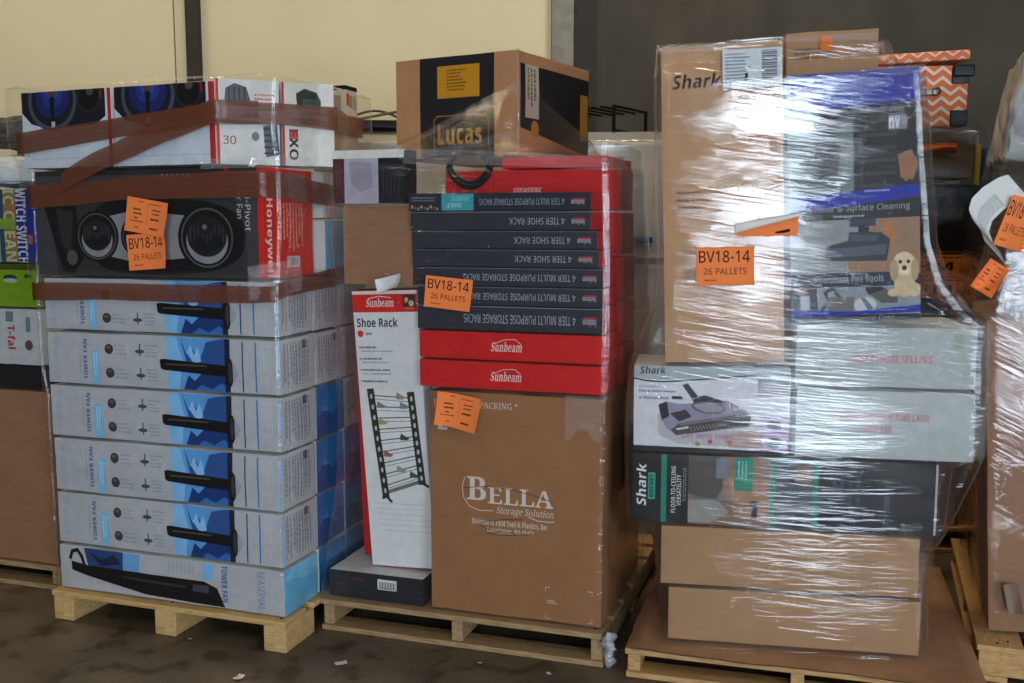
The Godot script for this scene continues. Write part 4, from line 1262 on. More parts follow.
# ------------------------------------------------------------------ stretch film
# rings: [y, x0, x1, z_front, z_back]; a closed, creased skin through them
func film_mesh(rings: Array, sd: float, amp := 0.004, slant := 0.0, step := 0.014, gap := -1.0) -> ArrayMesh:
	var st := SurfaceTool.new()
	st.begin(Mesh.PRIMITIVE_TRIANGLES)
	st.set_smooth_group(0)
	var levels := []
	for k in rings.size() - 1:
		var a: Array = rings[k]
		var b: Array = rings[k + 1]
		var span := 0.0
		for q in 5: span = maxf(span, absf(b[q] - a[q]))
		var n := maxi(2, int(ceil(span / step)))
		for i in n:
			var t := float(i) / n
			var r := []
			for q in 5: r.append(lerpf(a[q], b[q], t))
			levels.append(r)
	levels.append(rings[-1])
	var nf := 30
	var ns := 22
	var count := 0
	var run := 0.0
	for k in levels.size():
		var r: Array = levels[k]
		if k > 0:
			var p: Array = levels[k - 1]
			run += maxf(absf(r[0] - p[0]), maxf(absf(r[1] - p[1]), absf(r[3] - p[3])) * 0.7)
		var pts := ring_points(r[1], r[2], r[3], r[4], 0.03, nf, ns)
		count = pts.size()
		var along := 0.0
		for i in count:
			var p: Vector2 = pts[i][0]
			var n: Vector2 = pts[i][1]
			if i > 0: along += p.distance_to(pts[i - 1][0])
			var yy: float = r[0] + slant * p.x
			var o: float = amp * (0.16 * wob.get_noise_3d(p.x * 0.9 + sd, p.y * 0.9, yy * 20.0) + 0.07 * wob.get_noise_3d(p.x * 1.4, p.y * 1.4 + sd, yy * 44.0) + 0.8 * wob.get_noise_3d(p.x * 1.1 + sd * 2.0, yy * 3.0, p.y * 1.1))
			st.set_uv(Vector2(along * 0.55, (run + slant * p.x) * 1.15 + sd))
			st.add_vertex(Vector3(p.x + n.x * (o + 0.004), r[0] + 0.3 * o, p.y + n.y * (o + 0.004)))
	for k in levels.size() - 1:
		for i in count - 1:
			var a := k * count + i
			for q in [a, a + count + 1, a + 1, a, a + count, a + count + 1]: st.add_index(q)
	st.generate_normals()
	return st.commit()

# points round a soft-cornered rectangle with their outward normals, starting in the middle of the back
func ring_points(x0: float, x1: float, zf: float, zb: float, r: float, nf: int, ns: int) -> Array:
	var out := []
	r = minf(r, minf((x1 - x0) / 2.2, (zf - zb) / 2.2))
	var cx := (x0 + x1) / 2
	var sides := [
		[Vector2(cx, zb), Vector2(x0 + r, zb), Vector2(0, -1), nf / 2],
		[Vector2(x0, zb + r), Vector2(x0, zf - r), Vector2(-1, 0), ns],
		[Vector2(x0 + r, zf), Vector2(x1 - r, zf), Vector2(0, 1), nf],
		[Vector2(x1, zf - r), Vector2(x1, zb + r), Vector2(1, 0), ns],
		[Vector2(x1 - r, zb), Vector2(cx, zb), Vector2(0, -1), nf / 2]]
	var corners := [Vector2(x0 + r, zb + r), Vector2(x0 + r, zf - r), Vector2(x1 - r, zf - r), Vector2(x1 - r, zb + r)]
	for s in 5:
		var d: Array = sides[s]
		var n: int = d[3]
		for i in n + 1:
			out.append([(d[0] as Vector2).lerp(d[1], float(i) / n), d[2]])
		if s < 4:
			var a: Vector2 = d[2]
			var b: Vector2 = sides[s + 1][2]
			for i in [1, 2]:
				var m := a.slerp(b, i / 3.0)
				out.append([corners[s] + m * r, m])
	return out

# a band of film pulled along a line of points (pallet axes), its width upright
func band_mesh(path: Array, width: float, sd: float, wrinkle := 0.003, per := 14) -> ArrayMesh:
	var pts := []
	for k in path.size() - 1:
		var n := maxi(2, int((path[k + 1] as Vector3).distance_to(path[k]) / 0.03))
		for i in n: pts.append((path[k] as Vector3).lerp(path[k + 1], float(i) / n))
	pts.append(path[-1])
	var rows := []
	var uvs := []
	for j in per + 1:
		var v := float(j) / per
		var row := []
		var uvr := []
		var along := 0.0
		for i in pts.size():
			var p: Vector3 = pts[i]
			if i > 0: along += p.distance_to(pts[i - 1])
			var t: Vector3 = (pts[mini(i + 1, pts.size() - 1)] - pts[maxi(i - 1, 0)]).normalized()
			var n := Vector3(t.z, 0, -t.x).normalized() * -1.0
			var o := wrinkle * (wob.get_noise_2d(along * 2.0 + sd, v * 6.0) + 0.5 * wob.get_noise_2d(along * 4.0, v * 15.0 + sd))
			var fold := 0.012 * wob.get_noise_2d(along * 1.2 + sd * 3.0, 0.5 + v)
			row.append(p + n * o + Vector3(0, width * (0.5 - v) + fold, 0))
			uvr.append(Vector2(along * 0.5, v * width * 1.2 + sd))
		rows.append(row)
		uvs.append(uvr)
	return sheet_mesh(rows, uvs)

# ------------------------------------------------------------------ pallet of fans
func build_fan_pallet() -> void:
	var fr := frame(-0.81, -3.37, 18.5)
	pallet(fr, -1.0, 0.015, 1.15, 0.115, M.pale_wood, "pale new wooden block pallet under the white and blue tower fan cartons", "", true, false, 6)
	var ys := [0.115, 0.292, 0.498, 0.708, 0.91, 1.112, 1.312]
	var where := ["bottom layer", "second layer up", "third layer up", "fourth layer up", "fifth layer up", "top layer"]
	var shift := [0.0, -0.002, 0.0, 0.004, 0.006, 0.0]
	for k in 6:
		var e: float = shift[k]
		var first := [M.fan_front, M.fan_end, M.white_card, M.white_card, M.white_card]
		if k == 0: first = [M.fan_low, M.fan_sky, M.white_card, M.white_card, M.white_card]
		carton("tower_fan_box", "white tower fan carton with blue mountain picture, front row, " + where[k] if k > 0 else "white tower fan carton with long black fan picture, bottom layer", "box", fr, -0.99 + e - (0.012 if k > 2 else 0.0), e, ys[k], ys[k + 1] - 0.002, -0.03 - 0.004 * (k % 2), 0.245, first, {"group": "tower fan cartons, front row", "crush": 0.007, "bulge": 0.004, "round": 0.007})
		carton("tower_fan_box", "tower fan carton, middle row, %s end, %s" % ["white" if k > 3 else "blue", where[k]], "box", fr, -0.98 + e, e - 0.006, ys[k], ys[k + 1] - 0.002, -0.285, 0.22, [M.white_card, M.fan_end if k > 3 else M.fan_blue, M.white_card], {"group": "tower fan cartons, middle row", "crush": 0.006})
		carton("tower_fan_box", "tower fan carton, rear row, %s end, %s" % ["white" if k > 2 else "blue", where[k]], "box", fr, -0.98 + e, e - 0.012, ys[k], ys[k + 1] - 0.002, -0.515, 0.22, [M.white_card, M.fan_end if k > 2 else M.fan_blue, M.white_card], {"group": "tower fan cartons, rear row", "crush": 0.006})
	carton("pivot_fan_box", "dark grey fan carton with red end and pictured round fan heads", "box", fr, -1.015, -0.045, 1.312, 1.70, -0.03, 0.34, [M.pivot_front, M.pivot_end, M.black_card, M.black_card, M.black_card], {"crush": 0.005, "round": 0.006})
	carton("tower_fan_box", "tower fan carton standing behind the dark red-ended carton", "box", fr, -0.98, -0.005, 1.312, 1.52, -0.385, 0.35, [M.white_card, M.fan_sky, M.white_card], {"crush": 0.006})
	carton("tower_fan_box", "white tower fan carton lying over the blue one behind the dark carton", "box", fr, -0.98, -0.01, 1.522, 1.70, -0.385, 0.35, [M.white_card, M.white_card], {"crush": 0.006})
	# the loose row on top
	var y := 1.702
	var a := fr * Transform3D(Basis(Vector3.UP, deg_to_rad(-3.0)), Vector3(-0.205, 0, 0.005))
	carton("round_fan_box", "white carton picturing a blue round machine, at the free end of the top row", "box", a, -0.862, -0.435, y, 1.985, 0.0, 0.30, [M.speaker_front, M.white_card], {"group": "white red-edged cartons on top", "crush": 0.006, "round": 0.006})
	carton("round_fan_box", "white carton picturing a blue round machine, next to the bend of the top row", "box", a, -0.43, -0.0, y, 1.985, 0.0, 0.30, [M.speaker_front, M.speaker_side, M.white_card], {"group": "white red-edged cartons on top", "crush": 0.006, "round": 0.006})
	var bw := fr * Transform3D(Basis(Vector3.UP, deg_to_rad(43.5)), Vector3(-0.200, 0, 0.005))
	carton("round_fan_box", "white red-edged carton with a grey grille picture and red number", "box", bw, 0.005, 0.222, y, 1.995, -0.0, 0.12, [M.speaker_side, M.white_card], {"group": "white red-edged cartons on top", "crush": 0.005})
	carton("round_fan_box", "white red-edged carton with dark green appliance picture and upright lettering", "box", bw, 0.225, 0.415, y, 1.995, -0.0, 0.16, [M.speaker_end, M.white_card], {"group": "white red-edged cartons on top", "crush": 0.005})
	carton("mixed_box", "tan carton with small red and green squares behind the top row", "box", fr, -0.12, 0.030, y, 2.025, -0.50, 0.10, [M.mixed_side, M.mixed_side, M.card], {"crush": 0.004})
	# brown film bands
	var bandgroup := "brown film bands"
	var top_path := [Vector3(-1.080, 1.79, -0.25), Vector3(-1.078, 1.795, -0.030), Vector3(-0.62, 1.835, -0.004), Vector3(-0.205, 1.872, 0.020), Vector3(-0.182, 1.874, 0.014), Vector3(-0.04, 1.878, -0.122), Vector3(0.112, 1.868, -0.268), Vector3(0.045, 1.866, -0.49), Vector3(0.042, 1.866, -0.61)]
	single("brown_film_band", band_mesh(top_path, 0.075, 1.0), "brown film band running level round the white top cartons", "film band", fr, bandgroup, M.brown_film)
	var diag := [Vector3(-0.86, 1.655, -0.004), Vector3(-0.78, 1.692, 0.004), Vector3(-0.70, 1.722, 0.010), Vector3(-0.50, 1.788, 0.014), Vector3(-0.205, 1.872, 0.026), Vector3(-0.178, 1.876, 0.020), Vector3(-0.08, 1.88, -0.076)]
	single("brown_film_band", band_mesh(diag, 0.07, 2.0), "brown film band rising slantwise across the white top cartons", "film band", fr, bandgroup, M.brown_film)
	var mid := [Vector3(-1.03, 1.60, -0.30), Vector3(-1.03, 1.60, -0.015), Vector3(-0.5, 1.63, -0.015), Vector3(-0.03, 1.635, -0.012), Vector3(0.005, 1.63, -0.10), Vector3(0.015, 1.60, -0.5)]
	single("brown_film_band", band_mesh(mid, 0.085, 3.0), "brown film band along the upper edge of the dark fan carton", "film band", fr, bandgroup, M.brown_film)
	var low := [Vector3(-1.02, 1.255, -0.30), Vector3(-1.025, 1.255, -0.010), Vector3(-0.5, 1.262, -0.010), Vector3(0.005, 1.268, -0.008), Vector3(0.020, 1.285, -0.06), Vector3(0.022, 1.32, -0.66)]
	single("brown_film_band", band_mesh(low, 0.062, 4.0), "brown film band round the tower fan cartons under the dark carton", "film band", fr, bandgroup, M.brown_film)
	# clear film
	var wrap := thing("stretch_wrap", "clear creased stretch film round the tower fan pallet", "stretch film", fr)
	part("film_sheet", film_mesh([[0.13, -1.0, 0.012, -0.012, -0.77], [0.40, -1.0, 0.014, -0.012, -0.77], [1.0, -1.02, 0.02, -0.012, -0.77], [1.34, -1.03, 0.022, -0.010, -0.77]], 3.0, 0.004, -0.05), wrap, M.film)
	part("film_sheet", film_mesh([[1.30, -1.04, 0.035, 0.0, -0.78], [1.50, -1.045, 0.05, 0.005, -0.78], [1.695, -1.05, 0.055, 0.012, -0.78], [1.80, -1.075, 0.05, 0.03, -0.70], [1.985, -1.075, 0.06, 0.03, -0.66], [1.998, -1.03, 0.04, 0.0, -0.62]], 8.0, 0.006, -0.10), wrap, M.film)
	# a crumple of film at the forward corner and folds along the edges
	var rows := []
	for j in 25:
		var row := []
		for i in 25:
			var across := i / 24.0
			var p := Vector3(-0.085, 1.245 + 0.115 * j / 24.0, 0.008).lerp(Vector3(0.034, 1.275 + 0.115 * j / 24.0, -0.14), across)
			p += Vector3(0.7, 0, 0.7) * (0.028 * sin(PI * across) + 0.011 * wob.get_noise_2d(i * 0.9, j * 0.35) + 0.007 * wob.get_noise_2d(i * 1.9 + 30.0, j * 0.8))
			row.append(p)
		rows.append(row)
	part("film_crumple", sheet_mesh(rows), wrap, M.film_bunch)
	part("film_fold", band_mesh([Vector3(-0.24, 1.70, 0.036), Vector3(-0.08, 1.706, 0.012), Vector3(0.03, 1.715, -0.05), Vector3(0.05, 1.72, -0.2)], 0.035, 5.0, 0.012), wrap, M.film_bunch)
	# orange stickers
	sticker("lot_sticker", "orange sticker reading BV18-14 on the dark fan carton", fr, Vector3(-0.487, 1.408, 0.012), 0.160, 0.125, 4.0, M.sticker_lot, 0.006, "orange lot stickers")
	sticker("info_sticker", "tilted orange sticker with small print above the lot number on the dark fan carton", fr, Vector3(-0.480, 1.528, 0.016), 0.170, 0.120, -9.0, M.sticker_info, 0.007, "orange small print stickers")

# ------------------------------------------------------------------ pallet of racks and the brown storage carton
func build_rack_pallet() -> void:
	var fr := frame(0.30, -3.26, 18.0)
	pallet(fr, -1.062, 0.01, 1.15, 0.118, M.grey_wood, "worn grey-brown stringer pallet under the tall brown storage carton", "", false, true, 7)
	var bella := carton("storage_carton", "tall plain brown storage carton with white lettering on its front", "box", fr, -0.638, 0.0, 0.12, 0.925, -0.03, 0.68, [M.bella_front, M.bella_side, M.bella_side, M.bella_side, M.card, M.card], {"crush": 0.006, "bulge": 0.006, "round": 0.006, "parts": true})
	part("tape", tape_over(0.075, 0.15, 0.805, 0.340), bella, M.film_bunch, Transform3D(Basis(), Vector3(0.245, 0, 0)), "clear packing tape hanging over the front")
	carton("flat_rack_box", "black flat carton with white top and bar code at the pallet's edge", "box", fr, -1.045, -0.662, 0.12, 0.228, -0.03, 0.50, [M.black_front, M.black_front, M.black_card, M.black_card, M.black_top], {"crush": 0.004})
	carton("shoe_rack_box", "tall white shoe rack carton with a red head, leaning over", "box", fr, -0.905, -0.645, 0.234, 1.275, -0.105, 0.085, [M.shoe_front, M.white_card, M.red_card, M.red_card, M.red_card], {"lean": 2.2, "nod": 3.0, "crush": 0.003})
	carton("shoe_rack_box", "red carton standing behind the tall white shoe rack carton", "box", fr, -0.985, -0.70, 0.234, 1.245, -0.200, 0.075, [M.red_card], {"lean": 1.6, "crush": 0.003})
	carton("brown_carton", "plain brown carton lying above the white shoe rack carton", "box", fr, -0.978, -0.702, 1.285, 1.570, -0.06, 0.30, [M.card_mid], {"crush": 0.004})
	carton("small_black_box", "small black and white carton with bright white top, on the brown carton", "box", fr, -1.000, -0.715, 1.572, 1.765, -0.03, 0.11, [M.small_front, M.black_card, M.black_card, M.black_card, M.white_card], {"crush": 0.004, "yaw": -1.0})
	# two red cartons on the storage carton
	for k in 2:
		carton("red_rack_box", "bright red flat carton with white script, %s of the two on the storage carton" % ["lower", "upper"][k], "box", fr, -0.672, 0.0 + 0.004 * k, 0.932 + k * 0.103, 1.033 + k * 0.103, -0.03, 0.225, [M.sun_front, M.red_card], {"group": "red cartons on the storage carton", "crush": 0.003})
	var heights := [1.139, 1.226, 1.292, 1.357, 1.419, 1.482, 1.547, 1.611]
	var lefts := [-0.675, -0.675, -0.680, -0.688, -0.688, -0.700, -0.704]
	var rights := [-0.008, -0.010, -0.010, -0.024, -0.030, -0.052, -0.052]
	var prints := ["navy_b", "navy_b", "navy_b", "navy_a", "navy_a", "navy_a", "navy_c"]
	var nth := ["lowest", "second lowest", "third lowest", "middle", "third from the top", "second from the top", "topmost, with a teal patch,"]
	for k in 7:
		carton("dark_rack_box", "dark navy flat carton with upside-down lettering, %s of its stack" % nth[k], "box", fr, lefts[k], rights[k], heights[k], heights[k + 1] - 0.0015, -0.03 - 0.002 * (k % 3), 0.21, [M[prints[k]], M.red_card, M.navy_card, M.navy_card, M.navy_card], {"group": "dark navy rack cartons", "crush": 0.002, "bulge": 0.001, "round": 0.0025})
	# the red stack behind them
	var yy := 0.932
	for k in 5:
		var h: float = [0.152, 0.155, 0.155, 0.155, 0.152][k]
		var e: float = [0.014, 0.012, 0.010, 0.004, 0.0][k]
		carton("red_rack_box", "red carton with dark ribbed end, %s of the stack behind the navy cartons" % ["lowest", "second lowest", "middle", "second highest", "highest"][k], "box", fr, -0.665, e, yy, yy + h - 0.002, -0.27, 0.21, [M.sun_back, M.sun_side, M.red_card, M.red_card, M.red_card], {"group": "red cartons behind the navy ones", "crush": 0.004})
		yy += h
	carton("red_rack_box", "red flat carton lying under the big carton with the gold lettering", "box", fr, -0.46, -0.06, yy, yy + 0.045, -0.30, 0.36, [M.red_card], {"yaw": -3.0, "crush": 0.003})
	# big carton on top, one corner forward
	var lf := frame(0.022, -3.70, 30.0)
	var lucas := carton("big_carton", "big brown carton with dark panels and gold lettering, one corner forward", "box", lf, -0.553, 0.0, yy + 0.047, yy + 0.047 + 0.385, 0.0, 0.60, [M.lucas_front, M.lucas_side, M.card, M.card, M.card], {"crush": 0.005, "bulge": 0.003, "round": 0.006, "parts": true})
	part("edge_tape", board_mesh(0.012, 0.385, 0.012, 0.004), lucas, M.clear_tape, Transform3D(Basis(), Vector3(0.274, 0, 0.297)), "clear tape down the forward edge")
	# coil of black cable hanging over the front
	var loop := []
	for k in 28:
		var a := TAU * k / 28
		loop.append(Vector3(cos(a) * 0.082 + 0.01 * sin(a * 2), sin(a) * 0.060, 0.012 * sin(a * 1.0 + 0.6)))
	var coil := thing("cable_coil", "coil of black cable hanging above the navy cartons", "cable", fr * Transform3D(Basis(), Vector3(-0.545, 1.695, -0.215)))
	part("cable", tube_mesh(loop, 0.010, 8, true), coil, M.black_metal)
	var loop2 := []
	for p in loop: loop2.append(Vector3(p.x * 0.86 + 0.004, p.y * 0.84 + 0.006, p.z + 0.014))
	part("cable", tube_mesh(loop2, 0.007, 8, true), coil, M.black_metal)
	# film
	var wrap := thing("stretch_wrap", "clear creased stretch film round the shoe rack pallet", "stretch film", fr)
	part("film_sheet", film_mesh([[0.10, -1.08, 0.012, -0.010, -0.74], [0.30, -1.05, 0.014, -0.010, -0.74], [0.60, -1.0, 0.018, -0.010, -0.74], [0.93, -0.985, 0.02, -0.008, -0.73], [1.30, -0.99, 0.024, -0.008, -0.66], [1.60, -1.012, 0.018, -0.008, -0.60], [1.77, -1.015, 0.012, -0.02, -0.56]], 21.0, 0.004, 0.03), wrap, M.film)
	part("film_sheet", film_mesh([[0.92, -0.99, 0.03, 0.0, -0.74], [1.10, -0.99, 0.034, 0.002, -0.72], [1.36, -1.0, 0.032, 0.0, -0.66], [1.60, -1.02, 0.026, 0.0, -0.60], [1.70, -1.02, 0.02, -0.01, -0.60]], 27.0, 0.005, 0.10), wrap, M.film)
	# film pulled from the big carton down over the top of the load
	var up := []
	for j in 15:
		var row := []
		var v := j / 14.0
		for i in 31:
			var u := i / 30.0
			var top: Vector3
			var c := Vector3(0.022, 0, -3.70)
			var left := lf * Vector3(-0.56, 0, 0.012)
			var right := lf * Vector3(0.012, 0, -0.60)
			var corner := lf * Vector3(0.012, 0, 0.014)
			if u < 0.55: top = left.lerp(corner, u / 0.55)
			else: top = corner.lerp(right, (u - 0.55) / 0.45)
			top.y = lerpf(1.80, 2.02, 1.0 - absf(u - 0.55) / 0.55)
			var bottom: Vector3 = fr * Vector3(lerpf(-0.98, 0.02, u), 1.735, lerpf(-0.06, -0.26, u))
			var q := top.lerp(bottom, v)
			q.y -= 0.05 * sin(PI * v) * (0.5 + 0.5 * u)
			q.z += 0.006 * wob.get_noise_2d(u * 26.0 + v * 9.0, v * 2.0)
			q.y += 0.006 * wob.get_noise_2d(u * 40.0 + 31.0, v * 1.5)
			row.append(fr.affine_inverse() * q)
		up.append(row)
	part("film_sheet", sheet_mesh(up), wrap, M.film)
	var inv := fr.affine_inverse()
	for q in [[Vector3(-0.56, 1.775, 0.03), Vector3(-0.28, 1.885, 0.018), Vector3(0.016, 1.99, 0.018), 0.016], [Vector3(-0.50, 1.755, 0.05), Vector3(-0.25, 1.785, 0.03), Vector3(0.02, 1.825, 0.022), 0.024]]:
		part("film_fold", band_mesh([inv * (lf * q[0]), inv * (lf * q[1]), inv * (lf * q[2])], q[3], 6.0, 0.006), wrap, M.film_bunch)
	part("film_fold", band_mesh([Vector3(-0.72, 1.735, -0.02), Vector3(-0.45, 1.725, -0.03), Vector3(-0.2, 1.715, -0.06), Vector3(0.02, 1.71, -0.22)], 0.05, 7.0, 0.014), wrap, M.film_bunch)
	var knot := []
	for k in 26: knot.append(Vector3(0.018 * sin(k * 1.9), 0.002 + 0.0042 * k, 0.014 * cos(k * 2.3)))
	part("film_tail", tube_mesh(knot, 0.012, 6), wrap, M.film_dull, Transform3D(Basis(), Vector3(0.028, 0.012, -0.01)), "bunched end of film at the pallet corner")
	# stickers and a torn paper
	sticker("lot_sticker", "orange sticker reading BV18-14 across the navy rack cartons", fr, Vector3(-0.540, 1.268, 0.012), 0.172, 0.108, -5.0, M.sticker_lot, 0.007, "orange lot stickers")
	sticker("info_sticker", "orange sticker with small print at the top of the brown storage carton", fr, Vector3(-0.507, 0.860, 0.008), 0.160, 0.118, -7.0, M.sticker_info, 0.018, "orange small print stickers")
	var torn := sticker("torn_paper", "torn white scrap of film above the shoe rack carton", fr, Vector3(-0.765, 1.300, -0.008), 0.10, 0.045, 14.0, M.white_card, 0.03)
	torn.set_meta("category", "paper")

# tape that runs over the top edge and down the front
func tape_over(w: float, drop: float, top: float, zf: float) -> ArrayMesh:
	var rows := []
	for j in 16:
		var row := []
		for i in 7:
			var u := i / 6.0 - 0.5
			var p: Vector3
			if j < 4: p = Vector3(u * w * 1.6, top + 0.006, zf - 0.10 + 0.034 * j)
			else: p = Vector3(u * w * 1.6, top + 0.004 - drop * (j - 4) / 11.0 * (1.0 if absf(u) > 0.2 else 0.78), zf + 0.009)
			row.append(p + Vector3(0, 0, 0.004 * wob.get_noise_2d(u * 9.0, j * 0.9) + 0.003))
		rows.append(row)
	return sheet_mesh(rows)

# ------------------------------------------------------------------ pallet of vacuum cleaners
func build_vacuum_pallet() -> void:
	var pf := frame(0.38, -3.19, 16.0)
	var fr := frame(0.38, -3.19, 10.0)
	pallet(pf, 0.0, 1.10, 1.15, 0.100, M.tan_wood, "tan wooden pallet under the vacuum cleaner cartons", "", false, true, 7)
	# cardboard sheet on the deck, its edges curling
	var rows := []
	for j in 15:
		var row := []
		for i in 25:
			var u := i / 24.0
			var v := j / 14.0
			var x := lerpf(0.005, 1.105, u)
			var z := lerpf(0.012, -1.12, v)
			var y := 0.103 + 0.010 * pow(maxf(0.0, 1.0 - u * 8.0), 2.0) * (1.0 + 2.0 * v) + 0.006 * pow(maxf(0.0, u * 8.0 - 7.0), 2.0) + 0.004 * pow(maxf(0.0, 1.0 - v * 9.0), 2.0) * (0.5 + 0.5 * sin(u * 14.0)) + 0.0012 * sin(u * 31.0 + v * 7.0)
			row.append(Vector3(x, y, z))
		rows.append(row)
	single("cardboard_sheet", thick_sheet(rows, 0.004), "brown cardboard sheet with curling edges laid on the vacuum pallet", "cardboard", pf, "", M.card)
	carton("brown_carton", "long plain brown carton at the bottom of the vacuum stack", "box", fr, 0.13, 0.94, 0.112, 0.302, -0.06, 0.62, [M.plain_front, M.card], {"crush": 0.007, "bulge": 0.005, "round": 0.006, "group": "long brown cartons under the vacuums"})
	carton("brown_carton", "long plain brown carton under the black stick vacuum carton", "box", fr, 0.102, 0.93, 0.304, 0.512, -0.06, 0.62, [M.plain_front, M.card], {"crush": 0.007, "bulge": 0.005, "round": 0.006, "group": "long brown cartons under the vacuums"})
	carton("stick_vacuum_box", "long black stick vacuum carton with teal stripes lying on its side", "box", fr, 0.006, 0.972, 0.516, 0.755, -0.055, 0.52, [M.stick_front, M.black_card, M.black_card, M.black_card, M.stick_top], {"crush": 0.005, "round": 0.005})
	carton("sweeper_box", "white sweeper carton with a grey sweeper picture and curved grey head", "box", fr, 0.008, 0.512, 0.758, 1.046, -0.055, 0.30, [M.sweeper_front, M.white_card], {"crush": 0.005})
	carton("test_carton", "grey-white carton with upside-down pink lettering, lower of the pair", "box", fr, 0.522, 1.072, 0.758, 0.985, -0.05, 0.44, [M.test_b, M.white_card], {"crush": 0.008, "bulge": 0.004, "round": 0.007, "group": "grey-white cartons with pink lettering"})
	carton("test_carton", "grey-white carton with upright pink lettering, upper of the pair", "box", fr, 0.516, 1.066, 0.987, 1.186, -0.05, 0.44, [M.test_a, M.white_card], {"crush": 0.008, "bulge": 0.004, "round": 0.007, "group": "grey-white cartons with pink lettering"})
	var tall := carton("tall_carton", "tall brown carton with black lettering and a pale shipping label", "box", fr, 0.106, 0.492, 1.055, 2.068, -0.06, 0.36, [M.tall_front, M.card], {"crush": 0.006, "bulge": 0.005, "round": 0.006, "lean": 1.9, "parts": true})
	var lab := []
	for j in 7:
		var row := []
		for i in 7: row.append(Vector3(0.003 + 0.180 * i / 6.0, 0.985 - 0.118 * j / 6.0, 0.1895 + 0.0015 * sin(i * 1.3 + j)))
		lab.append(row)
	part("shipping_label", sheet_mesh(lab), tall, M.ship_label, Transform3D(), "pale shipping label with black bars")
	var tall2 := carton("tall_carton", "tall brown carton with an orange tag, half hidden by the blue carton", "box", fr, 0.499, 0.795, 1.188, 2.128, -0.245, 0.36, [M.tall_second, M.card], {"crush": 0.006, "round": 0.006, "lean": 1.6, "parts": true})
	part("orange_tag", board_mesh(0.036, 0.045, 0.002, 0.0005), tall2, plain(Color(0.86, 0.45, 0.14), 0.7), Transform3D(Basis(), Vector3(-0.02, 0.875, 0.186)), "small orange paper tag")
	carton("upright_vacuum_box", "tall blue and black upright vacuum carton with a puppy picture", "box", fr, 0.500, 0.892, 1.198, 1.968, -0.035, 0.185, [M.upright_front, M.upright_side, M.black_card, M.upright_side, plain(Color(0.10, 0.14, 0.56), 0.4)], {"crush": 0.003, "lean": 2.9})
	# film
	var wrap := thing("stretch_wrap", "clear creased stretch film round the vacuum pallet", "stretch film", fr)
	# the lower sheets stand a little proud at one side
	var turn := Basis(Vector3.UP, deg_to_rad(-2.2))
	var pivot := Vector3(0.1, 0, -0.04)
	var swing := Transform3D(turn, pivot - turn * pivot)
	part("film_sheet", film_mesh([[0.11, 0.118, 0.955, -0.044, -0.70], [0.30, 0.095, 0.948, -0.044, -0.70], [0.47, 0.085, 0.948, -0.044, -0.70], [0.53, -0.004, 0.985, -0.040, -0.68], [0.75, -0.010, 1.00, -0.036, -0.60], [0.79, -0.010, 1.085, -0.034, -0.56], [1.04, -0.008, 1.09, -0.034, -0.52], [1.20, 0.05, 1.085, -0.020, -0.52]], 41.0, 0.005, 0.06), wrap, M.film, swing)
	part("film_sheet", film_mesh([[0.98, -0.010, 1.095, -0.026, -0.53], [1.19, 0.06, 1.09, -0.014, -0.53], [1.23, 0.075, 1.04, -0.012, -0.60], [1.32, 0.08, 0.97, -0.012, -0.62], [1.45, 0.076, 0.925, -0.012, -0.63], [1.62, 0.068, 0.905, -0.012, -0.63], [1.94, 0.066, 0.870, -0.012, -0.63]], 47.0, 0.006, 0.16), wrap, M.film)
	part("film_sheet", film_mesh([[1.78, 0.070, 0.888, -0.006, -0.64], [1.84, 0.068, 0.88, -0.006, -0.64], [1.96, 0.066, 0.865, -0.012, -0.64], [1.99, 0.066, 0.79, -0.04, -0.64], [2.055, 0.068, 0.765, -0.05, -0.64], [2.066, 0.09, 0.75, -0.10, -0.6]], 53.0, 0.006, 0.20), wrap, M.film)
	part("film_sheet", film_mesh([[0.10, 0.122, 0.958, -0.038, -0.71], [0.32, 0.10, 0.952, -0.038, -0.71], [0.48, 0.08, 0.955, -0.038, -0.71], [0.55, -0.012, 0.995, -0.034, -0.69], [0.80, -0.016, 1.09, -0.030, -0.6], [0.95, -0.015, 1.10, -0.028, -0.56]], 59.0, 0.006, -0.04), wrap, M.film, swing)
	part("film_fold", band_mesh([Vector3(0.155, 1.825, -0.02), Vector3(0.30, 1.865, -0.014), Vector3(0.435, 1.915, -0.008)], 0.022, 9.0, 0.006), wrap, M.film_bunch)
	part("film_fold", band_mesh([Vector3(0.066, 2.050, -0.042), Vector3(0.25, 2.054, -0.040), Vector3(0.45, 2.062, -0.042), Vector3(0.58, 2.082, -0.14), Vector3(0.755, 2.100, -0.228)], 0.026, 10.0, 0.012), wrap, M.film_bunch)
	part("film_fold", band_mesh([Vector3(0.47, 1.93, -0.012), Vector3(0.65, 1.952, -0.010), Vector3(0.86, 1.962, -0.012)], 0.03, 11.0, 0.01), wrap, M.film_bunch)
	part("film_fold", band_mesh([Vector3(0.50, 1.19, -0.008), Vector3(0.75, 1.20, -0.006), Vector3(1.05, 1.195, -0.012)], 0.04, 12.0, 0.012), wrap, M.film_bunch)
	sticker("lot_sticker", "orange sticker reading BV18-14 on the tall brown carton", fr, Vector3(0.292, 1.372, -0.002), 0.178, 0.120, 1.5, M.sticker_lot, 0.004, "orange lot stickers")
	# sticker whose upper half has folded down, its pale back outwards
	var t := thing("folded_sticker", "orange sticker folded over so that its white back shows", "sticker", fr * Transform3D(Basis(), Vector3(0.415, 1.500, 0.004)))
	part("orange_side", sheet_mesh([[Vector3(-0.092, -0.004, 0), Vector3(0.094, 0.036, 0)], [Vector3(-0.090, -0.036, 0.002), Vector3(0.092, -0.032, 0.004)]]), t, M.sticker_plain)
	var fold := []
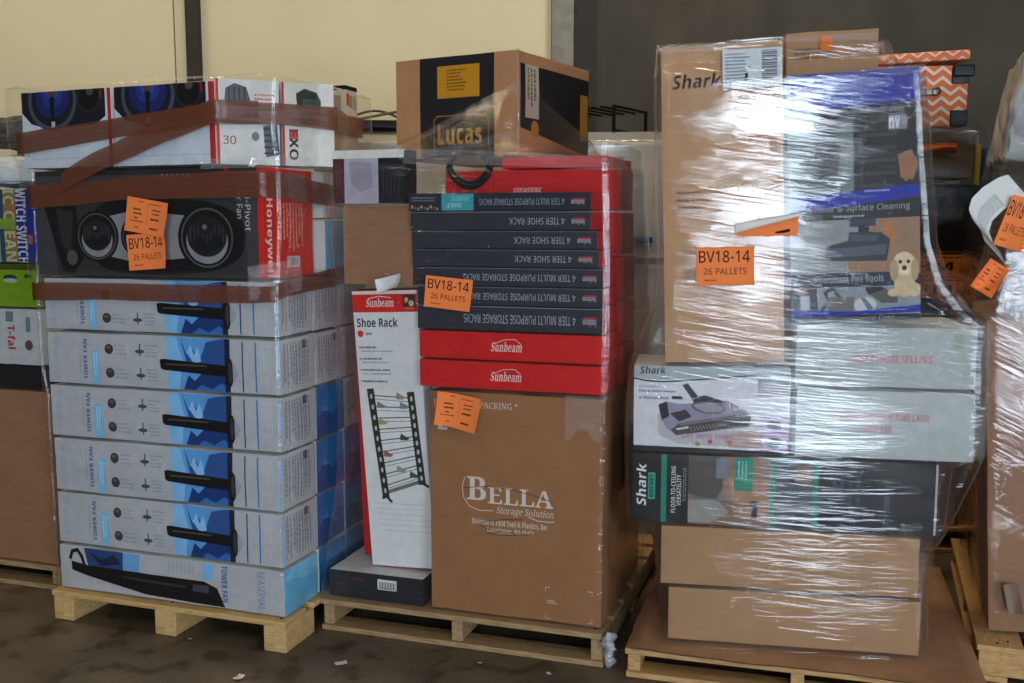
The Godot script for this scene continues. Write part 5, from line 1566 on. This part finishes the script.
	for j in 7:
		var a := PI * j / 6.0
		var row := []
		for i in 7:
			var u := i / 6.0
			var hgt := lerpf(0.030, 0.012, u)
			row.append(Vector3(lerpf(-0.096, 0.104, u), lerpf(0.004, 0.040, u) - hgt * 0.5 * (1.0 - cos(a)) * (1.0 if j > 0 else 1.0), 0.004 + 0.010 * sin(a) + 0.006 * (j / 6.0)))
		fold.append(row)
	part("folded_back", sheet_mesh(fold), t, plain(Color(0.86, 0.84, 0.80), 0.7), Transform3D(), "white back of the folded sticker")

# a sheet with thickness: top, underside and rim
func thick_sheet(rows: Array, th: float) -> ArrayMesh:
	var closed := []
	for r in rows:
		var line := []
		for p in r: line.append(p)
		for i in range(r.size() - 1, -1, -1): line.append(r[i] - Vector3(0, th, 0))
		line.append(r[0])
		closed.append(line)
	return sheet_mesh(closed)

# ------------------------------------------------------------------ the load at the left edge
func build_left_neighbour() -> void:
	var fr := frame(-1.865, -3.98, 18.0)
	pallet(fr, -0.95, 0.0, 1.1, 0.10, M.grey_wood, "dark worn pallet under the big brown carton beside the fan pallet", "", false, true, 6)
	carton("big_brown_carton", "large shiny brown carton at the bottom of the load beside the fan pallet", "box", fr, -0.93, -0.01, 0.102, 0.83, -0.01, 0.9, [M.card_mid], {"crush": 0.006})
	carton("black_tray_box", "low black carton between the brown carton and the white pan carton", "box", fr, -0.85, -0.06, 0.832, 0.93, -0.02, 0.5, [M.black_card], {"crush": 0.006})
	carton("pan_box", "white pan carton with red lettering", "box", fr, -0.42, -0.035, 0.932, 1.165, -0.01, 0.4, [M.pan_front, M.white_card], {"crush": 0.004})
	carton("green_box", "lime green carton below the lettered game carton", "box", fr, -0.42, -0.035, 1.167, 1.345, -0.015, 0.4, [M.green_front, M.green_front], {"crush": 0.004})
	carton("game_box", "carton with blue edge and large upright white letters", "box", fr, -0.42, -0.03, 1.347, 1.645, -0.02, 0.4, [M.game_front, M.blue_card], {"crush": 0.003})
	carton("white_parcel", "soft white wrapped parcel on the lettered game carton", "parcel", fr, -0.42, -0.05, 1.647, 1.79, -0.03, 0.35, [M.white_card], {"crush": 0.03, "round": 0.03, "bulge": 0.02})
	carton("grey_bag", "crumpled dark grey bag on top beside the fan cartons", "bag", fr, -0.40, -0.04, 1.795, 1.975, -0.08, 0.3, [plain(Color(0.30, 0.28, 0.25), 0.45)], {"crush": 0.06, "round": 0.06, "bulge": 0.02})
	var wrap := thing("stretch_wrap", "clear stretch film round the load beside the fan pallet", "stretch film", fr)
	part("film_sheet", film_mesh([[0.14, -0.95, 0.012, 0.012, -0.93], [0.82, -0.95, 0.012, 0.012, -0.93], [0.95, -0.87, -0.01, 0.014, -0.6], [1.65, -0.5, -0.005, 0.012, -0.5], [1.95, -0.46, -0.01, 0.0, -0.5]], 71.0, 0.006, 0.1, 0.02), wrap, M.film)

# ------------------------------------------------------------------ white wrapped pile behind the gap
func build_far_pile() -> void:
	var fr := frame(1.05, -4.92, 3.0)
	pallet(fr, -2.1, 0.0, 1.0, 0.12, M.grey_wood, "long pallet against the wall under the white wrapped pile", "", false, true, 6)
	for k in 3:
		for j in 2:
			var x0 := -2.08 + j * 1.04
			carton("white_carton", "large white carton in the wrapped pile, %s tier, %s" % [["bottom", "middle", "top"][k], ["behind the fan pallet", "behind the gap between the loads"][j]], "box", fr, x0, x0 + 1.02, 0.12 + k * 0.60, 0.718 + k * 0.60, -0.03, 0.9, [M.white_card], {"crush": 0.02, "bulge": 0.01, "round": 0.02, "group": "white cartons of the wrapped pile"})
	carton("blue_box", "small blue carton poking out below the white wrapped pile", "box", fr, -0.56, -0.36, 1.41, 1.445, 0.05, 0.07, [M.blue_card], {"crush": 0.003})
	var wrap := thing("stretch_wrap", "thick milky stretch film round the white pile by the wall", "stretch film", fr)
	part("film_sheet", film_mesh([[0.15, -2.1, 0.02, 0.0, -0.97], [1.0, -2.11, 0.03, 0.0, -0.97], [1.90, -2.11, 0.03, 0.0, -0.97], [1.955, -2.06, -0.02, -0.06, -0.93]], 77.0, 0.016, 0.05, 0.02), wrap, M.film_milky)
	# black wire rack standing on top
	var rk := thing("wire_rack", "black slatted metal rack on top of the white wrapped pile", "rack", Transform3D(Basis(Vector3.UP, deg_to_rad(57.0)), Vector3(0.43, 1.955, -5.26)))
	var w := 0.18
	var d := 0.20
	var h := 0.125
	for c in [[-w, -d], [w, -d], [w, d], [-w, d]]:
		part("leg", board_mesh(0.014, h, 0.014, 0.002), rk, M.black_metal, Transform3D(Basis(), Vector3(c[0], 0, c[1])))
	for z in [-d, d]: part("rail", board_mesh(w * 2 + 0.014, 0.016, 0.014, 0.002), rk, M.black_metal, Transform3D(Basis(), Vector3(0, h - 0.01, z)))
	for k in 7: part("slat", board_mesh(w * 2, 0.012, 0.022, 0.002), rk, M.black_metal, Transform3D(Basis(), Vector3(0, h - 0.008, -d + k * d / 3.0)))
	for z in [-d, d]: part("foot_rail", board_mesh(w * 2 + 0.014, 0.012, 0.012, 0.002), rk, M.black_metal, Transform3D(Basis(), Vector3(0, 0.002, z)))
	# black tray with bowed handles behind the fan pallet
	var tr := thing("black_tray", "black tray with grey bow handles on the white pile behind the fan cartons", "tray", Transform3D(Basis(Vector3.UP, deg_to_rad(8.0)), Vector3(-0.67, 1.955, -5.10)))
	part("tray", box_mesh(0.40, 0.06, 0.22, [M.black_metal], 0.02, 0.004, 0.0, 4), tr)
	var bow := []
	for k in 13: bow.append(Vector3(-0.17 + 0.026 * k, 0.05 + 0.055 * sin(PI * k / 12.0), 0.06))
	part("handle", tube_mesh(bow, 0.006), tr, plain(Color(0.30, 0.29, 0.27), 0.4))
	part("handle", tube_mesh([Vector3(-0.12, 0.055, 0.09), Vector3(0.02, 0.085, 0.09), Vector3(0.17, 0.115, 0.07)], 0.007), tr, plain(Color(0.42, 0.40, 0.36), 0.4))
	part("blue_cap", box_mesh(0.05, 0.045, 0.05, [plain(Color(0.10, 0.42, 0.80), 0.4)], 0.018, 0.0, 0.0, 3), tr, null, Transform3D(Basis(), Vector3(0.145, 0.045, 0.09)), "bright blue plastic cap")
	part("teal_cap", box_mesh(0.05, 0.045, 0.05, [plain(Color(0.10, 0.50, 0.55), 0.4)], 0.016, 0.0, 0.0, 3), tr, null, Transform3D(Basis(), Vector3(-0.145, 0.055, 0.06)), "teal plastic cap")

# ------------------------------------------------------------------ pallet with the chevron chest behind the vacuums
func build_chest_pallet() -> void:
	var fr := frame(2.02, -4.46, 6.0)
	pallet(fr, -1.0, 0.1, 1.0, 0.12, M.tan_wood, "pallet behind the vacuum load under the chevron chest", "", false, true, 6)
	carton("brown_carton", "brown carton at the bottom behind the vacuum load", "box", fr, -0.9, 0.02, 0.12, 0.44, -0.02, 0.8, [M.card], {"crush": 0.005})
	for k in 3:
		carton("flat_pack", "flat %s pack of printed sheets behind the vacuum load" % ["pale blue striped", "grey striped", "dark striped"][k], "box", fr, -0.9, 0.03, 0.442 + k * 0.085, 0.525 + k * 0.085, -0.02, 0.6, [M.stripes], {"crush": 0.004, "group": "flat packs behind the vacuums"})
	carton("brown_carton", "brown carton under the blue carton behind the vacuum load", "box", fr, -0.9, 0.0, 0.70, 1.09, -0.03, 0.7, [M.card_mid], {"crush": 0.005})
	carton("blue_box", "blue carton under the orange tool cartons", "box", fr, -0.55, 0.062, 1.092, 1.165, -0.03, 0.4, [plain(Color(0.10, 0.32, 0.52), 0.5)], {"crush": 0.003})
	for k in 2:
		carton("orange_box", "orange carton with black lettering, %s of two" % ["lower", "upper"][k], "box", fr, -0.55, 0.062, 1.167 + k * 0.102, 1.267 + k * 0.102, -0.03, 0.4, [M.orange_front, M.orange_front], {"crush": 0.003, "group": "orange cartons with black lettering"})
	carton("black_bundle", "black bundle under dark film below the chevron chest", "bundle", fr, -0.60, 0.085, 1.372, 1.70, -0.02, 0.5, [plain(Color(0.055, 0.055, 0.06), 0.3)], {"crush": 0.03, "round": 0.04, "bulge": 0.01})
	carton("brown_carton", "tan carton just under the chevron chest", "box", fr, -0.58, 0.03, 1.702, 1.93, -0.04, 0.45, [plain(Color(0.34, 0.28, 0.22), 0.5)], {"crush": 0.01, "round": 0.01})
	var bar := []
	for k in 9: bar.append(Vector3(-0.12 + 0.03 * k, 0.004 * sin(k * 1.2), 0))
	single("copper_roll", tube_mesh(bar, 0.022, 10), "shiny copper coloured roll below the chevron chest", "roll", fr * Transform3D(Basis(), Vector3(-0.19, 1.835, 0.0)), "", plain(Color(0.72, 0.36, 0.18), 0.3, 0.6))
	var eye := single("badge", board_mesh(0.07, 0.035, 0.006, 0.002), "small yellow oval badge on the black bundle", "badge", fr * Transform3D(Basis(), Vector3(-0.24, 1.660, 0.012)), "", plain(Color(0.62, 0.52, 0.16), 0.5))
	# the chest
	var ch := thing("storage_chest", "orange and white chevron chest with black metal corners", "chest", fr * Transform3D(Basis(Vector3.UP, deg_to_rad(1.0)), Vector3(-0.275, 1.935, -0.24)))
	part("body", box_mesh(0.52, 0.265, 0.38, [M.chevron], 0.006, 0.0, 0.001, 4), ch)
	part("lid", box_mesh(0.53, 0.045, 0.39, [M.chevron_lid], 0.006, 0.002, 0.001, 4), ch, null, Transform3D(Basis(Vector3(0, 0, 1), 0.05), Vector3(0, 0.276, 0)))
	for c in [[0.225, 0.0], [0.225, 0.185], [-0.225, 0.0], [-0.225, 0.185]]:
		part("corner_fitting", board_mesh(0.075, 0.07, 0.010, 0.003), ch, M.black_metal, Transform3D(Basis(), Vector3(c[0], c[1], 0.192)))
		for q in [-0.02, 0.02]:
			part("rivet", tube_mesh([Vector3(c[0] + q, c[1] + 0.03, 0.196), Vector3(c[0] + q, c[1] + 0.03, 0.201)], 0.006, 8), ch, plain(Color(0.7, 0.7, 0.7), 0.3, 0.8))
	part("latch", board_mesh(0.10, 0.028, 0.016, 0.004), ch, plain(Color(0.46, 0.43, 0.40), 0.35, 0.8), Transform3D(Basis(), Vector3(0.075, 0.135, 0.198)), "grey metal latch")
	part("latch_knob", tube_mesh([Vector3(0.12, 0.15, 0.19), Vector3(0.12, 0.15, 0.215)], 0.018, 10), ch, M.black_metal)
	part("lid_lock", board_mesh(0.09, 0.05, 0.02, 0.006), ch, M.black_metal, Transform3D(Basis(), Vector3(0.235, 0.215, 0.20)))
	var wrap := thing("stretch_wrap", "stretch film round the goods below the chevron chest", "stretch film", fr)
	part("film_sheet", film_mesh([[0.5, -0.93, 0.05, 0.004, -0.85], [1.1, -0.92, 0.08, 0.004, -0.8], [1.72, -0.65, 0.10, 0.012, -0.55], [1.93, -0.63, 0.045, 0.008, -0.55], [1.97, -0.58, 0.01, -0.02, -0.5]], 83.0, 0.010, 0.1, 0.02), wrap, M.film)
	# spines of coloured folders further right
	for k in 3:
		carton("folder", "upright %s folder beyond the chevron chest" % ["yellow", "blue", "green"][k], "folder", fr, 0.115 + 0.036 * k, 0.145 + 0.036 * k, 1.68, 1.88 - 0.02 * k, -0.30, 0.2, [plain([Color(0.70, 0.56, 0.06), Color(0.08, 0.34, 0.56), Color(0.16, 0.48, 0.16)][k], 0.5)], {"crush": 0.0, "lean": -4.0 * k, "group": "coloured folders"})
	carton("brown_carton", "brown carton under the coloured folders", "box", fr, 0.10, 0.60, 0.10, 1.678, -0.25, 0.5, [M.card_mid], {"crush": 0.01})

# ------------------------------------------------------------------ the load at the right edge
func build_right_neighbour() -> void:
	var fr := frame(1.535, -3.17, 20.0)
	pallet(fr * Transform3D(Basis(Vector3.UP, PI / 2), Vector3(1.1, 0, 0)), 0.0, 1.2, 1.1, 0.125, M.tan_wood, "tan pallet with a nailed edge under the tall wrapped brown carton", "", false, true, 6)
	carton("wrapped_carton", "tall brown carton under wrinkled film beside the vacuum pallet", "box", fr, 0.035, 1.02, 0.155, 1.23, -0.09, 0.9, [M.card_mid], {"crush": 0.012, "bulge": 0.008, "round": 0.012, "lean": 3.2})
	carton("grey_box", "grey-brown printed carton above the wrapped brown carton", "box", fr, 0.03, 0.9, 1.262, 1.57, -0.12, 0.6, [M.grey_print, M.grey_print], {"crush": 0.01, "lean": 1.0})
	carton("grey_bundle", "crumpled pale grey bundle above the curled white paper", "bundle", fr, -0.02, 0.85, 1.625, 2.02, -0.12, 0.5, [plain(Color(0.60, 0.60, 0.60), 0.4)], {"crush": 0.05, "round": 0.04, "lean": -9.0})
	var wrap := thing("stretch_wrap", "wrinkled glossy stretch film round the tall brown carton beside the vacuums", "stretch film", fr)
	part("film_sheet", film_mesh([[0.13, 0.025, 1.07, -0.075, -1.03], [0.6, -0.01, 1.07, -0.075, -1.03], [1.2, -0.045, 1.03, -0.075, -1.02], [1.55, 0.0, 0.98, -0.08, -0.9], [1.80, 0.03, 0.92, -0.10, -0.8], [2.0, 0.08, 0.9, -0.12, -0.75]], 91.0, 0.014, 0.5, 0.016), wrap, M.film)
	part("film_sheet", film_mesh([[0.80, -0.02, 1.08, -0.068, -1.04], [1.2, -0.05, 1.04, -0.068, -1.03], [1.58, -0.008, 0.98, -0.074, -0.92]], 95.0, 0.014, -0.4, 0.016), wrap, M.film)
	# curling paper
	var path := [Vector3(0.045, 0.095, -0.02), Vector3(0.015, 0.085, 0.0), Vector3(-0.03, 0.055, 0.03), Vector3(-0.062, 0.02, 0.045), Vector3(-0.070, -0.015, 0.05), Vector3(-0.055, -0.05, 0.04), Vector3(-0.03, -0.08, 0.02), Vector3(-0.015, -0.115, 0.0)]
	var rows := []
	for i in 5:
		var row := []
		for p in path: row.append(p + Vector3(0.016, -0.018, -0.006) * float(i))
		rows.append(row)
	single("curled_paper", sheet_mesh(rows), "curled white paper strip sticking out from the load beside the vacuums", "paper", fr * Transform3D(Basis(), Vector3(-0.02, 1.565, -0.06)), "", M.paper)
	sticker("lot_sticker", "narrow orange sticker with large black characters near the curled white paper", fr, Vector3(0.055, 1.505, -0.05), 0.085, 0.165, -18.0, M.sticker_lot, 0.01)
	sticker("info_sticker", "small curled orange sticker below the curled white paper", fr, Vector3(-0.015, 1.332, -0.05), 0.070, 0.105, -32.0, M.sticker_info, 0.03)
	var scrap := sticker("white_label", "torn pale label near the foot of the wrapped brown carton", fr, Vector3(0.11, 0.27, -0.065), 0.045, 0.10, 12.0, plain(Color(0.50, 0.42, 0.36), 0.5), 0.01)
	scrap.set_meta("category", "label")

# ------------------------------------------------------------------ litter
func build_floor_scraps() -> void:
	var spots := [[-0.587, -3.281, 0.026, 0.4], [-0.908, -3.174, 0.024, 1.2], [0.124, -3.204, 0.012, 2], [-1.172, -3.489, 0.01, 0.2], [-0.110, -3.288, 0.009, 2.8]]
	for s in spots:
		var rows := []
		for j in 5:
			var row := []
			for i in 5:
				var u := i / 4.0 - 0.5
				var v := j / 4.0 - 0.5
				row.append(Vector3(u * s[2] * 1.6, 0.004 + s[2] * 0.3 * absf(wob.get_noise_2d(u * 3.0 + s[3] * 9.0, v * 3.0)) + s[2] * 0.25 * absf(u), v * s[2]))
			rows.append(row)
		single("paper_scrap", sheet_mesh(rows), ["torn white paper scrap on the floor before the gap between fan and rack pallets", "white paper scrap on the bare floor in front of the fan pallet", "tiny white scrap on the floor before the storage carton pallet corner", "tiny white scrap on the floor close to the fan pallet blocks", "tiny white scrap on the floor before the middle of the storage carton pallet"][spots.find(s)], "scrap", Transform3D(Basis(Vector3.UP, s[3]), Vector3(s[0], 0, s[1])), "paper scraps on the floor", M.white_card)
